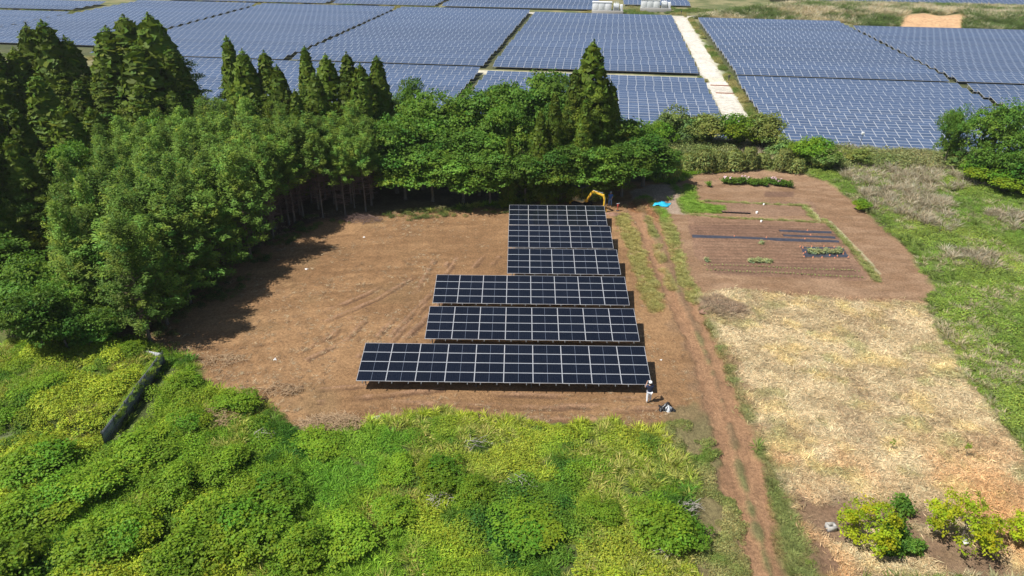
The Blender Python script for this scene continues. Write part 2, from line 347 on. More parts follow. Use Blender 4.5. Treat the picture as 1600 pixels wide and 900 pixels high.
lv = patch([(1056, 640), (1085, 630), (1105, 660), (1130, 740), (1150, 850), (1165, 905), (1085, 905), (1078, 780), (1058, 700)], noisecol((.17, .15, .065), (.27, .19, .11), n_mid), 5, .5, 1.0, .8)
heap = PP([(1085, 468), (1120, 462), (1160, 478), (1170, 492), (1120, 497), (1092, 488)])
whp = sstep(-.3, .6, sd_poly(X, Y, heap)+warp*.4); lay(whp*.8, np.array((.21, .145, .105))); Z += whp*.22*(.6+n_small)
# litter under the wood on the left, relief
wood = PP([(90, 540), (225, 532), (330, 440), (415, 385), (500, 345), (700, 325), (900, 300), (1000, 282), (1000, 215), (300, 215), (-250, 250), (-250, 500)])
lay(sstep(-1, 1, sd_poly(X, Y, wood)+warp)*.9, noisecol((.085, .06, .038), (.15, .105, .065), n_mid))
fade = np.clip(weed*1.2-.15, 0, 1)
gully = PP([(-60, 700), (60, 690), (150, 705), (190, 690), (215, 640), (262, 578), (240, 575), (185, 650), (140, 672), (60, 665), (-60, 670)])
gul = sstep(-.3, 1.2, sd_poly(X, Y, gully)+warp*.6)
pen = sstep(-.2, .8, sd_poly(X, Y, PP([(-60, 560), (20, 552), (110, 532), (256, 566), (165, 690), (60, 655), (-60, 650)])))
mound = sstep(.40, .72, fbm(X, Y, 3.4, 95, 3))*(X < 18)
Z += fade*(.28*(n_big-.25)+.2*n_mid+.12*mound)-gul*1.2+pen*.6+(1-fade)*(.05*n_mid+.035*n_small)
Z += .12*sstep(.5, .62, fbm(X, Y, 1.1, 91, 3))*(zone == 1)*sstep(-4, -15, X)*n_small
Z = np.clip(Z, -1.2, 2.4)
cs = np.pad(weed, 9, mode='edge').cumsum(0).cumsum(1); weeds_s = (cs[18:, 18:]-cs[:-18, 18:]-cs[18:, :-18]+cs[:-18, :-18])[:ny, :nx]/324.0
def gz(x, y):
    i = np.clip(((np.asarray(x)-GX0)/GS).round().astype(int), 0, nx-1); j = np.clip(((np.asarray(y)-GY0)/GS).round().astype(int), 0, ny-1)
    return Z[j, i]
def samp(A, x, y):
    i = np.clip(((np.asarray(x)-GX0)/GS).round().astype(int), 0, nx-1); j = np.clip(((np.asarray(y)-GY0)/GS).round().astype(int), 0, ny-1)
    return A[j, i]
Vg = np.stack([X, Y, Z], -1).reshape(-1, 3); Cg = C.reshape(-1, 3)
ii = np.arange(nx*ny).reshape(ny, nx)
Fg = np.stack([ii[:-1, :-1], ii[:-1, 1:], ii[1:, 1:], ii[1:, :-1]], -1).reshape(-1, 4)
fz = zone[:-1, :-1].ravel()
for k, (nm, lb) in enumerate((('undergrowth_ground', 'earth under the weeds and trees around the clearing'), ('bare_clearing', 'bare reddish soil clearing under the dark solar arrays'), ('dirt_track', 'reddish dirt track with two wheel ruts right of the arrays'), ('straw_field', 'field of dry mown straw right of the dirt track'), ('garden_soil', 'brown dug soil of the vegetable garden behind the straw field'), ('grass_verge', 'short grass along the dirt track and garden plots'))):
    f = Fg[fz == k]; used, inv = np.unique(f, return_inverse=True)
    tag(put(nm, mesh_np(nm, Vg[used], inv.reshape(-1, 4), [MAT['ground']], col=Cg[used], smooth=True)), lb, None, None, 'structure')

# ------------------------------------------------------------------ solar farm frame and the ground under it
RA = math.radians(-6.8); E1 = np.array((math.cos(RA), math.sin(RA))); E2 = np.array((-math.sin(RA), math.cos(RA)))
def UV(u, v): p = E1*u+E2*v; return float(p[0]), float(p[1])
fx = np.arange(-330, 330.1, 1.1); fy = np.arange(105.5, 380, 1.1); FX, FY = np.meshgrid(fx, fy)
FU = FX*E1[0]+FY*E1[1]; FV = FX*E2[0]+FY*E2[1]
m1 = fbm(FX, FY, 14, 101); m2 = fbm(FX, FY, 4, 102)
FC = noisecol((.10, .12, .045), (.22, .20, .10), sstep(.3, .7, m2)); FZ = np.zeros(FX.shape)
def flay(w, col):
    global FC
    FC = FC*(1-w[..., None])+(np.array(col) if not isinstance(col, np.ndarray) else col)*w[..., None]
wrp = (fbm(FX, FY, 5, 103)-.5)*2.4
def fband(a, b, lo, hi, ax=0, amp=.5, s=.7):
    T, S = (FU, FV) if ax == 0 else (FV, FU)
    return sstep(a-s, a+s, T+wrp*amp)*sstep(b+s, b-s, T+wrp*amp)*((S > lo) & (S < hi))
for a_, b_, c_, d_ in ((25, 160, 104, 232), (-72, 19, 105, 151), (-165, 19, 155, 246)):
    flay(((FU > a_) & (FU < b_) & (FV > c_) & (FV < d_))*.75, np.array((.05, .06, .028)))  # shade between the rows painted in: darker ground colour under the blocks
gravel = noisecol((.47, .43, .36), (.62, .58, .51), m2)
flay(fband(23.2, 25.2, 100, 246), noisecol((.13, .19, .04), (.25, .25, .09), m2))
flay(fband(19.2, 24.3, 95, 250), gravel)
flay(fband(149.6, 153.6, -30, 24, 1), noisecol((.46, .42, .30), (.62, .58, .48), m1))
flay(fband(149.6, 154, -140, -30, 1)*sstep(.45, .6, m1), np.array((.35, .32, .2)))
flay(fband(246, 250, -60, 26, 1), gravel*.9)
flay(sstep(2.5, .8, d_line(FX, FY, [UV(24, 247), UV(34, 256), UV(50, 262), UV(90, 262), UV(130, 270)])+wrp*.3), gravel*.85)
flay(sstep(-1, 1.5, sd_poly(FX, FY, PP([(1398, 46), (1412, 35), (1440, 32), (1465, 37), (1500, 33), (1505, 46), (1450, 49)]))+wrp*.5), np.array((.48, .30, .165)))
bank = sd_poly(FX, FY, [UV(27, 243), UV(72, 242), UV(73, 234), UV(170, 231), UV(200, 262), UV(130, 282), UV(60, 280), UV(38, 262)])
FZ += sstep(0, 14, bank)*2.2
FZ += sstep(0, 5, sd_poly(FX, FY, [UV(27, 243), UV(170, 231), UV(170, 240), UV(27, 250)]))*0
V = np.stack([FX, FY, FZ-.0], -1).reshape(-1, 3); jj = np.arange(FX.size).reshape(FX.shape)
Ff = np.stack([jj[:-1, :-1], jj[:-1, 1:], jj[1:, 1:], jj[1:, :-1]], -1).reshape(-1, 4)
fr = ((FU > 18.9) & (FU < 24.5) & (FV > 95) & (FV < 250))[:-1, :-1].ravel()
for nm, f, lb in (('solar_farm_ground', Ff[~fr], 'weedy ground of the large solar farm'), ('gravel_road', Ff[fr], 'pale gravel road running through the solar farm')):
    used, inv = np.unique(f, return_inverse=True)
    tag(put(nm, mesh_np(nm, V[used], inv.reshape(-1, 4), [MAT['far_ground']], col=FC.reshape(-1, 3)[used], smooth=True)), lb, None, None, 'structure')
R_ = 9000.0
tag(put('distant_ground', mesh_np('distant_ground', [(-R_, -R_, -.35), (R_, -R_, -.35), (R_, R_, -.35), (-R_, R_, -.35)], [(0, 1, 2, 3)], [MAT['far_ground']], col=np.full((4, 3), (.10, .12, .05)))), 'flat open land reaching the horizon', None, None, 'structure')

# ------------------------------------------------------------------ dark solar arrays in the clearing
PW, PH, TILT = 2.101, .975, math.atan2(.75, 3.85)
def panel_mesh(name, w, h, fr, mats, mid=True):
    b = MB(); t = .035; x, y = w/2, h/2; xi, yi = x-fr, y-fr; g = t-.006
    V = [(-x, -y, t), (x, -y, t), (x, y, t), (-x, y, t), (-xi, -yi, t), (xi, -yi, t), (xi, yi, t), (-xi, yi, t)]
    b.add(V, [(0, 1, 5, 4), (1, 2, 6, 5), (2, 3, 7, 6), (3, 0, 4, 7)], 0)
    b.add([(-x, -y, t), (x, -y, t), (x, y, t), (-x, y, t), (-x, -y, 0), (x, -y, 0), (x, y, 0), (-x, y, 0)], [(4, 5, 1, 0), (5, 6, 2, 1), (6, 7, 3, 2), (7, 4, 0, 3)], 0)
    b.add([(-x, -y, 0), (x, -y, 0), (x, y, 0), (-x, y, 0)], [(3, 2, 1, 0)], 3)
    if mid:
        q = .011
        b.add([(-xi, -yi, g), (-q, -yi, g), (-q, yi, g), (-xi, yi, g)], [(0, 1, 2, 3)], 1)
        b.add([(q, -yi, g), (xi, -yi, g), (xi, yi, g), (q, yi, g)], [(0, 1, 2, 3)], 1)
        b.add([(-q, -yi, g), (q, -yi, g), (q, yi, g), (-q, yi, g)], [(0, 1, 2, 3)], 2)
    else:
        b.add([(-xi, -yi, g), (xi, -yi, g), (xi, yi, g), (-xi, yi, g)], [(0, 1, 2, 3)], 1)
    return b.mesh(name, mats)
PM = panel_mesh('solar_panel', PW-.012, PH-.010, .024, [MAT['frame'], MAT['glass'], MAT['busbar'], MAT['backsheet']])
railM = MB().box((0, 0, 0), (.05, 4.02, .05)).mesh('rail', [MAT['steel']])
arrays = [(9.58, 41.27, 10, 'ten panels wide, frontmost, nearest the weeds'), (9.58, 46.96, 8, 'eight panels wide, directly behind the longest array'),
          (9.55, 52.67, 8, 'eight panels wide, third from the front'), (9.51, 58.38, 5, 'five panels wide, just behind a wider array'),
          (9.48, 64.10, 5, 'five panels wide, between two of equal width'), (9.47, 69.78, 5, 'five panels wide, rearmost, before the yellow digger')]
for xr, y0, n, lb in arrays:
    wd = n*PW; xc = xr-wd/2
    t = empty('solar_array', (xc, y0, 0), 0, 'dark solar array '+lb, 'solar array', 'dark solar arrays in the clearing')
    ca, sa = math.cos(TILT), math.sin(TILT)
    for c in range(n):
        for r in range(4):
            s = (r+.5)*PH
            put('solar_panel', PM, t, (-wd/2+(c+.5)*PW, s*ca, .90+s*sa), (TILT, 0, 0))
        for k in (-.28, .28):
            put('rail', railM, t, (-wd/2+(c+.5+k)*PW, 1.95*ca-.10, .90+1.90*sa-.045), (TILT, 0, 0))
    for s in (.7, 3.2):
        MB().box((0, s*ca, .90+s*sa-.12), (wd-.3, .06, .09), rx=TILT).obj('purlin', MAT['steel'], t)
        for c in range(n//2+1):
            xx = -wd/2+.5+c*(wd-1)/(n//2); zt = .90+s*sa-.16
            MB().tube([(xx, s*ca, -.1), (xx, s*ca, zt)], .04, 6).obj('post', MAT['steel'], t)

# ------------------------------------------------------------------ solar farm rows
FPW, FPH, FT = 1.665, 1.0, math.radians(10)
FPM = panel_mesh('solar_panel', FPW-.02, FPH-.014, .032, [MAT['fframe'], MAT['fglass'], MAT['fglass'], MAT['backsheet']], False)
ORD = ['front', 'second', 'third', 'fourth', 'fifth', 'sixth', 'seventh', 'eighth', 'ninth', 'tenth', 'eleventh', 'twelfth', 'thirteenth', 'fourteenth', 'fifteenth', 'sixteenth', 'seventeenth', 'eighteenth', 'nineteenth', 'twentieth', 'twenty first', 'twenty second', 'twenty third', 'twenty fourth']
blocks = [  # u0, u1, front v, rows, single panels in the first rows, description
    (25.6, 67.6, 105.0, 10, 5, 'nearer block right of the gravel road'), (68.4, 130, 105.0, 10, 0, 'nearer far right block behind the round tree'),
    (26.2, 68.6, 155.3, 18, 0, 'farther block right of the gravel road'), (69.5, 160, 155.3, 16, 0, 'far right block below the orange bank'),
    (-24.4, 19.0, 106.2, 9, 5, 'nearer block left of the gravel road'), (-97, -25.6, 105.2, 10, 0, 'nearer strip behind the middle cedars'),
    (-24.6, 19.0, 154.9, 19, 0, 'farther block left of the gravel road'), (-70.6, -25.8, 155.4, 20, 0, 'wide block left of the dark diagonal gap'),
    (-118.6, -71.6, 155.4, 20, 0, 'block between the two dashed gaps on the left'), (-165, -120.2, 164.5, 18, 0, 'pale block left of the left dashed gap'), (-250, -165.8, 164.5, 11, 0, 'pale block at the far left edge'),
    (-98, -60, 256.5, 7, 0, 'top edge strip, left part'), (-59, -4.2, 256.5, 7, 0, 'top edge strip left of the white cabinets'), (3.4, 28.2, 273, 5, 0, 'small block behind the right white cabinet'),
    (58, 150, 289, 5, 0, 'strip beyond the pampas bank at top right'), (-270, -172, 224, 4, 0, 'pale strip in the top left corner'), (-160, -100, 256.5, 5, 0, 'top edge strip above the left dashed gap')]
ca, sa = math.cos(FT), math.sin(FT); GAPS = .035
for u0, u1, v0, nr, single, desc in blocks:
    ncol = int((u1-u0)/FPW); wd = ncol*FPW; L4 = 4*FPH
    for k in range(nr):
        sh = random.uniform(-.25, .25) if k else 0.0; v = v0+k*4.6
        a, b = (u0, u1); uc = (a+b)/2+sh*.6; x, y = UV(uc, v); zb = .55+random.uniform(-.05, .05); gz0 = 0.0
        if v0 == 289: gz0 = 1.2
        t = empty('solar_row', (x, y, gz0), RA, ('%s blue panel row from the front, %s' % (ORD[k], desc)) if k else 'frontmost blue panel row, %s' % desc, 'solar row', 'rows of blue solar panels in the large farm')
        if k < single:
            for c in range(ncol):
                for r in range(4):
                    s = (r+.5)*FPH; put('solar_panel', FPM, t, (-wd/2+(c+.5)*FPW, s*ca, zb+s*sa), (FT, 0, 0))
        else:
            cc, rr = np.meshgrid(np.arange(ncol), np.arange(4)); cc = cc.ravel(); rr = rr.ravel(); n_ = len(cc)
            def q(ix, iy, off):
                x0 = -wd/2+cc*FPW+ix; x1 = -wd/2+(cc+1)*FPW-ix; s0 = rr*FPH+iy; s1 = (rr+1)*FPH-iy
                o = []
                for xx, ss in ((x0, s0), (x1, s0), (x1, s1), (x0, s1)): o.append(np.stack([xx, ss*ca-off*sa, zb+ss*sa+off*ca], -1))
                return np.stack(o, 1).reshape(-1, 3)
            Vv = np.concatenate([q(.010, .007, .030), q(.042, .034, .036)]); f_ = np.arange(len(Vv)).reshape(-1, 4); mi = np.r_[np.zeros(n_), np.ones(n_)]
            o = put('solar_panels', mesh_np('solar_panels', Vv, f_, [MAT['fframe'], MAT['fglass']], mi), t); o['kind'] = 'stuff'
            MB().box((0, 2*ca, zb+2*sa-.02), (wd-.02, L4-.02, .03), rx=FT).obj('backing', MAT['backsheet'], t)
        b_ = MB()
        for c in range(0, ncol+1, 4):
            for s in (.6, 3.3): b_.box((-wd/2+c*FPW*(wd-.2)/(wd), s*ca, (zb+s*sa)/2-.06), (.09, .09, zb+s*sa-.02))
        o = b_.obj('support_posts', MAT['steel'], t); o['kind'] = 'stuff'

# ------------------------------------------------------------------ foliage builders (leaf quads)
def unit(v): return v/np.maximum(np.linalg.norm(v, axis=-1, keepdims=True), 1e-6)
def leafquads(Cn, Nn, size, aspect, rng, T=None, jit=.5):
    n = len(Cn); Nn = unit(Nn+rng.normal(0, jit, (n, 3)))
    if T is None: T = rng.normal(0, 1, (n, 3))
    T = unit(T-(T*Nn).sum(-1, keepdims=True)*Nn); B = np.cross(Nn, T)
    s = (size*rng.uniform(.65, 1.35, n))[:, None] if np.isscalar(size) else size[:, None]
    v = np.stack([Cn-T*s*.5, Cn+B*s*aspect*.5-Nn*s*.06, Cn+T*s*.5, Cn-B*s*aspect*.5-Nn*s*.06], 1)
    return v.reshape(-1, 3)
def fol_mesh(name, Vl, tint, mat):
    n = len(Vl)//4
    return mesh_np(name, Vl, np.arange(n*4).reshape(-1, 4), [mat], col=np.repeat(tint, 4, 0))
def sph(n, rng): return unit(rng.normal(0, 1, (n, 3)))
def var_tint(n, rng, amp=.25, hue=.12):
    b = rng.uniform(1-amp, 1+amp, (n, 1)); h = rng.normal(0, hue, (n, 1))
    return np.clip(np.concatenate([b*(1+h), b, b*(1-h*.5)], 1), .2, 2.2)
def cedar_mesh(seed, H=18.0, R=2.7, base=.10, lean=0.0):
    rng = np.random.default_rng(seed); Vs = []; Ts = []
    z = H*base; k = 0
    lob = rng.uniform(.8, 1.2, 7)
    while z < H*.985:
        t = (z/H-base)/(1-base); rad = R*(1-t)**(.60+.50*t)*(.9+.18*math.sin(t*9+seed))
        n = max(2, int(2*math.pi*rad/1.15*rng.uniform(.8, 1.1))); a0 = rng.uniform(0, 6.28)
        for j in range(n):
            a = a0+6.283*j/n+rng.uniform(-.25, .25)
            rr = rad*rng.uniform(.62, 1.08)*lob[int(a/6.283*7) % 7]; pr = rng.uniform(.40, .80)*(1-.62*t)
            c = np.array([math.cos(a)*rr+lean*z, math.sin(a)*rr, z-rr*.12+rng.uniform(-.42, .42)*(1-.8*t)])
            m = int(100*pr/.45); d = sph(m, rng); d[:, 2] = np.abs(d[:, 2])*1.1-.35
            d = unit(d); out = np.array([math.cos(a), math.sin(a), .5])
            pts = c+d*pr*rng.uniform(.6, 1.3, (m, 1))*np.array([1, 1, .85])
            Vs.append(leafquads(pts, d+out*.3, .20, .42, rng, T=d*np.array([1, 1, 1.6])+rng.normal(0, .5, (m, 3)), jit=.4))
            Ts.append(var_tint(1, rng, .28, .14)*var_tint(m, rng, .15, .04))
        z += .52*(1-.35*t); k += 1
    m = 150; zz = rng.uniform(0, 1, m)**1.3; pts = np.stack([rng.normal(0, 1, m)*.34*(1-zz)+.02, rng.normal(0, 1, m)*.34*(1-zz), H*.925+zz*H*.085], -1)
    Vs.append(leafquads(pts, rng.normal(0, 1, (m, 3))+np.array((0, 0, .4)), .22, .42, rng, T=np.array((0, 0, 1.))+rng.normal(0, .5, (m, 3)))); Ts.append(var_tint(m, rng, .2, .08))
    # inner core of large leaves, tinted darker and added to block light
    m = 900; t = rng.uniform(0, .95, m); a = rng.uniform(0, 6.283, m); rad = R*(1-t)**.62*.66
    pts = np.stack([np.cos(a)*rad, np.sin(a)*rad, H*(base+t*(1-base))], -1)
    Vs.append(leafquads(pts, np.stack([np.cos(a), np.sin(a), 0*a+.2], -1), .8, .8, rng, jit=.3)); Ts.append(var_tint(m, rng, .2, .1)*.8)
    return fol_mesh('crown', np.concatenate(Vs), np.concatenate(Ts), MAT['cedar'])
def hinoki_mesh(seed, H=9.0, R=1.55, z0=3.6):
    rng = np.random.default_rng(seed); Vs = []; Ts = []
    nb = int(95*(H-z0)/5.4)
    for j in range(nb):
        t = (j+rng.uniform(0, 1))/nb; z = z0+(H-z0)*t; a = j*2.399+rng.uniform(-.4, .4)
        ln = R*(1-t)**.5*rng.uniform(.6, 1.3)+.22; d = np.array([math.cos(a), math.sin(a), .15+.5*t]); d /= np.linalg.norm(d); side = np.array([-math.sin(a), math.cos(a), 0])
        z += rng.uniform(-.3, .3)*(1-t); ns = max(5, int(ln/.11)); tt = var_tint(1, rng, .3, .12)
        for i in range(ns):
            f = .25+.75*(i+rng.uniform(0, 1))/ns; m = 5
            w = .34*(1.15-f*.6)*rng.uniform(-1, 1, (m, 1))
            c = np.array([0, 0, z])+d*ln*f+side*w+np.array([0, 0, 1])*(.10*f*f*ln-.05)+rng.normal(0, 1, (m, 3))*np.array([.06, .06, .15])
            T = d*1.0+side*np.sign(w)*.8+np.array([0, 0, .55])+rng.normal(0, .3, (m, 3))
            Vs.append(leafquads(c, np.array([d[0]*.5, d[1]*.5, 1.0])+np.zeros((m, 3)), .235, .34, rng, T=T, jit=.4)); Ts.append(tt*var_tint(m, rng, .18, .05))
    m = 26; zz = rng.uniform(-.1, .5, m)[:, None]
    c = np.array([0, 0, H-.25])+np.concatenate([rng.normal(0, .06, (m, 2)), zz], 1); Vs.append(leafquads(c, rng.normal(0, 1, (m, 3)), .22, .45, rng, T=np.array([0, 0, 1.])+rng.normal(0, .4, (m, 3)))); Ts.append(var_tint(m, rng, .2, .08)*1.15)
    return fol_mesh('crown', np.concatenate(Vs), np.concatenate(Ts), MAT['hinoki'])
def lumpy_mesh(seed, RX, RZ, zc, nl, per, leaf, mat, lump=.42, flat=.75, name='crown', top_bias=.1, open_=0.0):
    """broad crown: lumps spread over an ellipsoid, leaf clusters spread over each lump"""
    rng = np.random.default_rng(seed); Vs = []; Ts = []
    d = sph(nl*3, rng); d = d[d[:, 2] > -.75+top_bias][:nl]
    for j in range(len(d)):
        rr = rng.uniform(.55, .85); lr = RX*lump*rng.uniform(.65, 1.25)
        c = d[j]*np.array([RX, RX, RZ])*rr+np.array([0, 0, zc]); tt = var_tint(1, rng, .22, .12)
        ncl = max(4, int(per/12)); cd = sph(ncl, rng); cd[:, 2] = np.abs(cd[:, 2])*.9-.25*rng.uniform(0, 1, ncl); cd = unit(cd)
        for q in range(ncl):
            cc = c+cd[q]*np.array([1, 1, flat])*lr*rng.uniform(.7, 1.12); m = 12
            pts = cc+rng.normal(0, leaf*.85, (m, 3))*np.array([1, 1, .6])
            Vs.append(leafquads(pts, np.array([cd[q][0]*.6, cd[q][1]*.6, .75])+np.zeros((m, 3)), leaf, .68, rng, jit=.42)); Ts.append(tt*var_tint(1, rng, .18, .06)*var_tint(m, rng, .14, .05))
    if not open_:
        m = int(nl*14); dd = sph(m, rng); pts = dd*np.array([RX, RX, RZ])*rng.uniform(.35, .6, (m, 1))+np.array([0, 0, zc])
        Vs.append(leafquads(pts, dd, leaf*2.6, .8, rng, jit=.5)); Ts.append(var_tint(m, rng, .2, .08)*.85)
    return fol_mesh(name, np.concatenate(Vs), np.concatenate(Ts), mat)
def trunk_mesh(seed, H, r0, limbs=0, mat='bark', lean=.02, top=.92, limb_z=(.4, .85), limb_l=.22):
    rng = random.Random(seed); b = MB(); pts = []; rad = []
    for i in range(7):
        t = i/6*top; pts.append((rng.uniform(-1, 1)*lean*H*t, rng.uniform(-1, 1)*lean*H*t, H*t-.15*(i == 0))); rad.append(r0*(1-.85*t)*(1.35 if i == 0 else 1))
    b.tube(pts, rad, 6)
    for k in range(limbs):
        t = rng.uniform(*limb_z); a = rng.uniform(0, 6.28); z = H*t; l = H*limb_l*rng.uniform(.6, 1.2)
        i = t/top*6; p = pts[min(6, int(i))]
        x0, y0 = p[0], p[1]
        b.tube([(x0, y0, z), (x0+math.cos(a)*l*.5, y0+math.sin(a)*l*.5, z+l*.3), (x0+math.cos(a)*l, y0+math.sin(a)*l, z+l*.45)], [r0*.42*(1-.5*t), r0*.28*(1-.5*t), r0*.1], 4)
    return b.mesh('trunk', [MAT[mat]], True)
def dead_branches(seed, z0, z1, n, L):
    rng = random.Random(seed); b = MB()
    for k in range(n):
        z = rng.uniform(z0, z1); a = rng.uniform(0, 6.28); l = L*rng.uniform(.5, 1.1); up = rng.uniform(-.05, .35)
        e = (math.cos(a)*l, math.sin(a)*l, z+l*up); m_ = (e[0]*.5, e[1]*.5, z+l*up*.35)
        b.tube([(0, 0, z), m_, e], [.022, .016, .008], 4)
        for s in (-1, 1):
            q = a+s*rng.uniform(.5, .9); l2 = l*rng.uniform(.3, .5)
            b.tube([m_, (m_[0]+math.cos(q)*l2, m_[1]+math.sin(q)*l2, m_[2]+l2*up)], [.012, .006], 4)
    return b.mesh('dead_branches', [MAT['twig']])
def tree(name, loc, rz, sc_, crown, trunk, label, cat, group, extra=None):
    t = empty(name, loc, rz, label, cat, group); t.scale = sc_ if hasattr(sc_, '__len__') else (sc_,)*3
    put('trunk', trunk, t); put('crown', crown, t)
    if extra: o = put(extra.name.split('.')[0], extra, t); o['kind'] = 'stuff'
    return t

# ------------------------------------------------------------------ cedars
CED = [cedar_mesh(s, 18, r) for s, r in ((1, 3.5), (2, 4.0), (3, 3.3), (4, 4.2))]
CTR = [trunk_mesh(s, 18, .32, 0) for s in (1, 2)]
cedars = [
    (20, 75, 88, 1.25, 'dark cedar at the left edge with a ragged top'), (40, 38, 92, 1.15, 'tall dark cedar with leaning pointed tip near the left edge'), (65, 33, 89, 1.2, 'tallest pointed cedar of the dark left group'),
    (100, 57, 90, 1.15, 'pointed dark cedar on the right flank of the left edge group'), (-25, 62, 86, 1.3, 'dark cedar half outside the left edge'), (-10, 120, 76, 1.3, 'lower dark cedar in front of the left edge group'), (55, 118, 77, 1.4, 'broad dark cedar below the tallest left tips'), (12, 215, 64, 1.1, 'dark cedar on the left edge, half way up'), (-35, 275, 57, 1.1, 'dark cedar cut by the left edge above the leafy trees'), (62, 232, 67, .9, 'dark narrow cedar beside the sunlit branches on the left'), (20, 170, 71, 1.2, 'shaded cedar on the left edge, two thirds up'), (95, 165, 73, 1.25, 'shaded cedar above the sunlit branches on the left'), (-70, 110, 70, 1.3, 'cedar outside the left edge, upper'), (-110, 150, 62, 1.3, 'cedar outside the left edge, middle'), (-130, 60, 80, 1.4, 'cedar outside the left edge, farthest'), (140, 168, 78, 1.2, 'shaded cedar between the two big dark groups'), (215, 130, 81, 1.4, 'lower cedar at the front foot of the big group'),(265, 140, 83, 1.3, 'dark cedar low at the right front of the big group'),
    (120, 125, 82, 1.3, 'shaded cedar filling the gap left of the big round topped group'), (165, 42, 90, 1.35, 'yellowish cedar on the left flank of the big round topped group'), (192, 24, 91, 1.45, 'broad topped cedar highest in the big group'), (231, 22, 88, 1.3, 'pointed cedar at the right top of the big group'),
    (262, 75, 87, 1.35, 'dark cedar on the right shoulder of the big group'), (212, 70, 84, 1.5, 'cedar facing the camera in the middle of the big group'), (160, 100, 83, 1.3, 'lower cedar at the left foot of the big group'), (285, 120, 88, 1.1, 'lowest cedar at the right foot of the big group'),
    (353, 57, 90, .78, 'slender pointed cedar, leftmost of the middle row'), (378, 78, 88, .95, 'yellow green cedar second from left in the middle row'), (412, 80, 89, .98, 'dark cedar third in the middle row with a blunt top'), (432, 102, 85, .9, 'small dark cedar right of the blunt topped one'),
    (475, 73, 90, .78, 'slim cedar with a thin greyish top in the middle row'), (508, 85, 88, .95, 'full cedar right of the thin topped one'), (541, 82, 88, .9, 'pointed bright cedar in the right half of the middle row'), (562, 100, 86, .95, 'cedar tucked between two pointed ones in the middle row'),
    (588, 88, 88, .95, 'dark round shouldered cedar, rightmost of the middle row'), (490, 112, 84, .85, 'low yellow green cedar in front of the thin topped one'), (460, 140, 82, .8, 'lowest cedar in front of the middle row'),
    (928, 64, 84, 1.3, 'tall lone pointed cedar behind the rearmost array'), (900, 108, 83, 1.05, 'cedar leaning on the left side of the tall lone cedar'), (955, 128, 84, 1.1, 'dark cedar on the right flank of the tall lone cedar'), (868, 145, 80, .95, 'yellow green cedar two left of the tall lone cedar'),
    (845, 172, 79, .85, 'small yellowish cedar among the broadleaf trees'), (915, 155, 80, 1.0, 'cedar at the foot of the tall lone cedar'), (795, 212, 77.5, .42, 'small narrow cypress at the front of the broadleaf wall')]
for i, (px, py, Yd, wsc, lb) in enumerate(cedars):
    x, h = tip(px, py, Yd); s = h/18; wm = 1.45 if px < 300 else 1.5 if px < 640 else 1.15
    tree('cedar_tree', (x, Yd, 0), i*1.7, (wsc*wm*max(s, .6), wsc*wm*max(s, .6), s), CED[i % 4], CTR[i % 2], lb, 'conifer', 'tall cedars behind the clearing')

# ------------------------------------------------------------------ young cypress plantation
HIN = [hinoki_mesh(10+s, 9.0, 1.75, 3.0) for s in range(4)]; HLOW = [hinoki_mesh(20+s, 9.0, 1.9, .7) for s in range(2)]; HMID = [hinoki_mesh(25+s, 9.4, 2.4, 1.5) for s in range(2)]
HTR = [trunk_mesh(30+s, 9.0, .11, 0, 'bark_grey', .012, .98) for s in range(3)]; HDB = [dead_branches(40+s, 1.6, 5.4, 60, 1.35) for s in range(3)]; HBACK = [hinoki_mesh(27+s, 9.0, 1.75, 4.7) for s in range(3)]
grove = PP([(236, 536), (345, 436), (420, 382), (500, 343), (600, 331), (600, 300), (450, 296), (330, 262), (190, 345), (115, 440), (130, 512)])
gp = np.array(grove); cand = []
for yy in np.arange(gp[:, 1].min(), gp[:, 1].max(), 1.75):
    for xx in np.arange(gp[:, 0].min(), gp[:, 0].max(), 1.75): cand.append((xx+RNG.uniform(-.5, .5), yy+RNG.uniform(-.5, .5)))
cand = np.array(cand); sdg = sd_poly(cand[:, 0], cand[:, 1], grove)
edge_line = PP([(236, 536), (345, 436), (420, 382), (500, 343), (600, 331)]); de = d_line(cand[:, 0], cand[:, 1], edge_line)
front = [P(*p) for p in ((236, 536), (262, 508), (298, 474), (342, 440), (392, 404), (428, 374), (452, 352), (474, 340), (505, 342), (540, 338), (572, 332))]
k = 0
def cyp(x, y, crown, label, group, ex=True, hs=None):
    global k
    h = hs or RNG.uniform(.82, 1.2); s = RNG.uniform(.9, 1.3)
    tree('cypress_tree', (x, y, float(gz(x, y))-.05), RNG.uniform(0, 6.28), (s, s, h), crown, HTR[k % 3], label, 'conifer', group, HDB[k % 3] if ex else None); k += 1
for (x, y), s_, d_ in zip(cand, sdg, de):
    if s_ < 0 or d_ < 1.0: continue
    px, py = W2P(x, y)
    low = px < 190 and s_ < 3.2
    cyp(x, y, HLOW[k % 2] if low else HBACK[k % 3] if px > 395 and d_ < 9 else HIN[k % 4], 'young cypress leafy to the ground at the left side of the plantation' if low else 'slim young green cypress inside the packed plantation left of the clearing', 'young cypresses at the left side of the plantation' if low else 'young cypresses packed in the plantation', not low)
names_f = ['nearest the sheet metal fence corner', 'second from the sheet metal fence corner', 'third from the sheet metal fence corner', 'fourth from the sheet metal fence corner', 'in the middle of the shaded left edge of the clearing', 'just before the back left corner of the clearing', 'at the back left corner of the clearing', 'left of the sunlit bare trunk at the back of the clearing', 'with sunlit trunk and dead branches at the back of the clearing', 'right of the sunlit bare trunk at the back of the clearing', 'left of the broadleaf trees at the back edge of the clearing']
for (x, y), nm in zip(front, names_f): cyp(x, y, HBACK[k % 3] if x > -25.5 else HMID[k % 2], 'bare trunked cypress '+nm, 'cypresses lining the edge of the clearing')

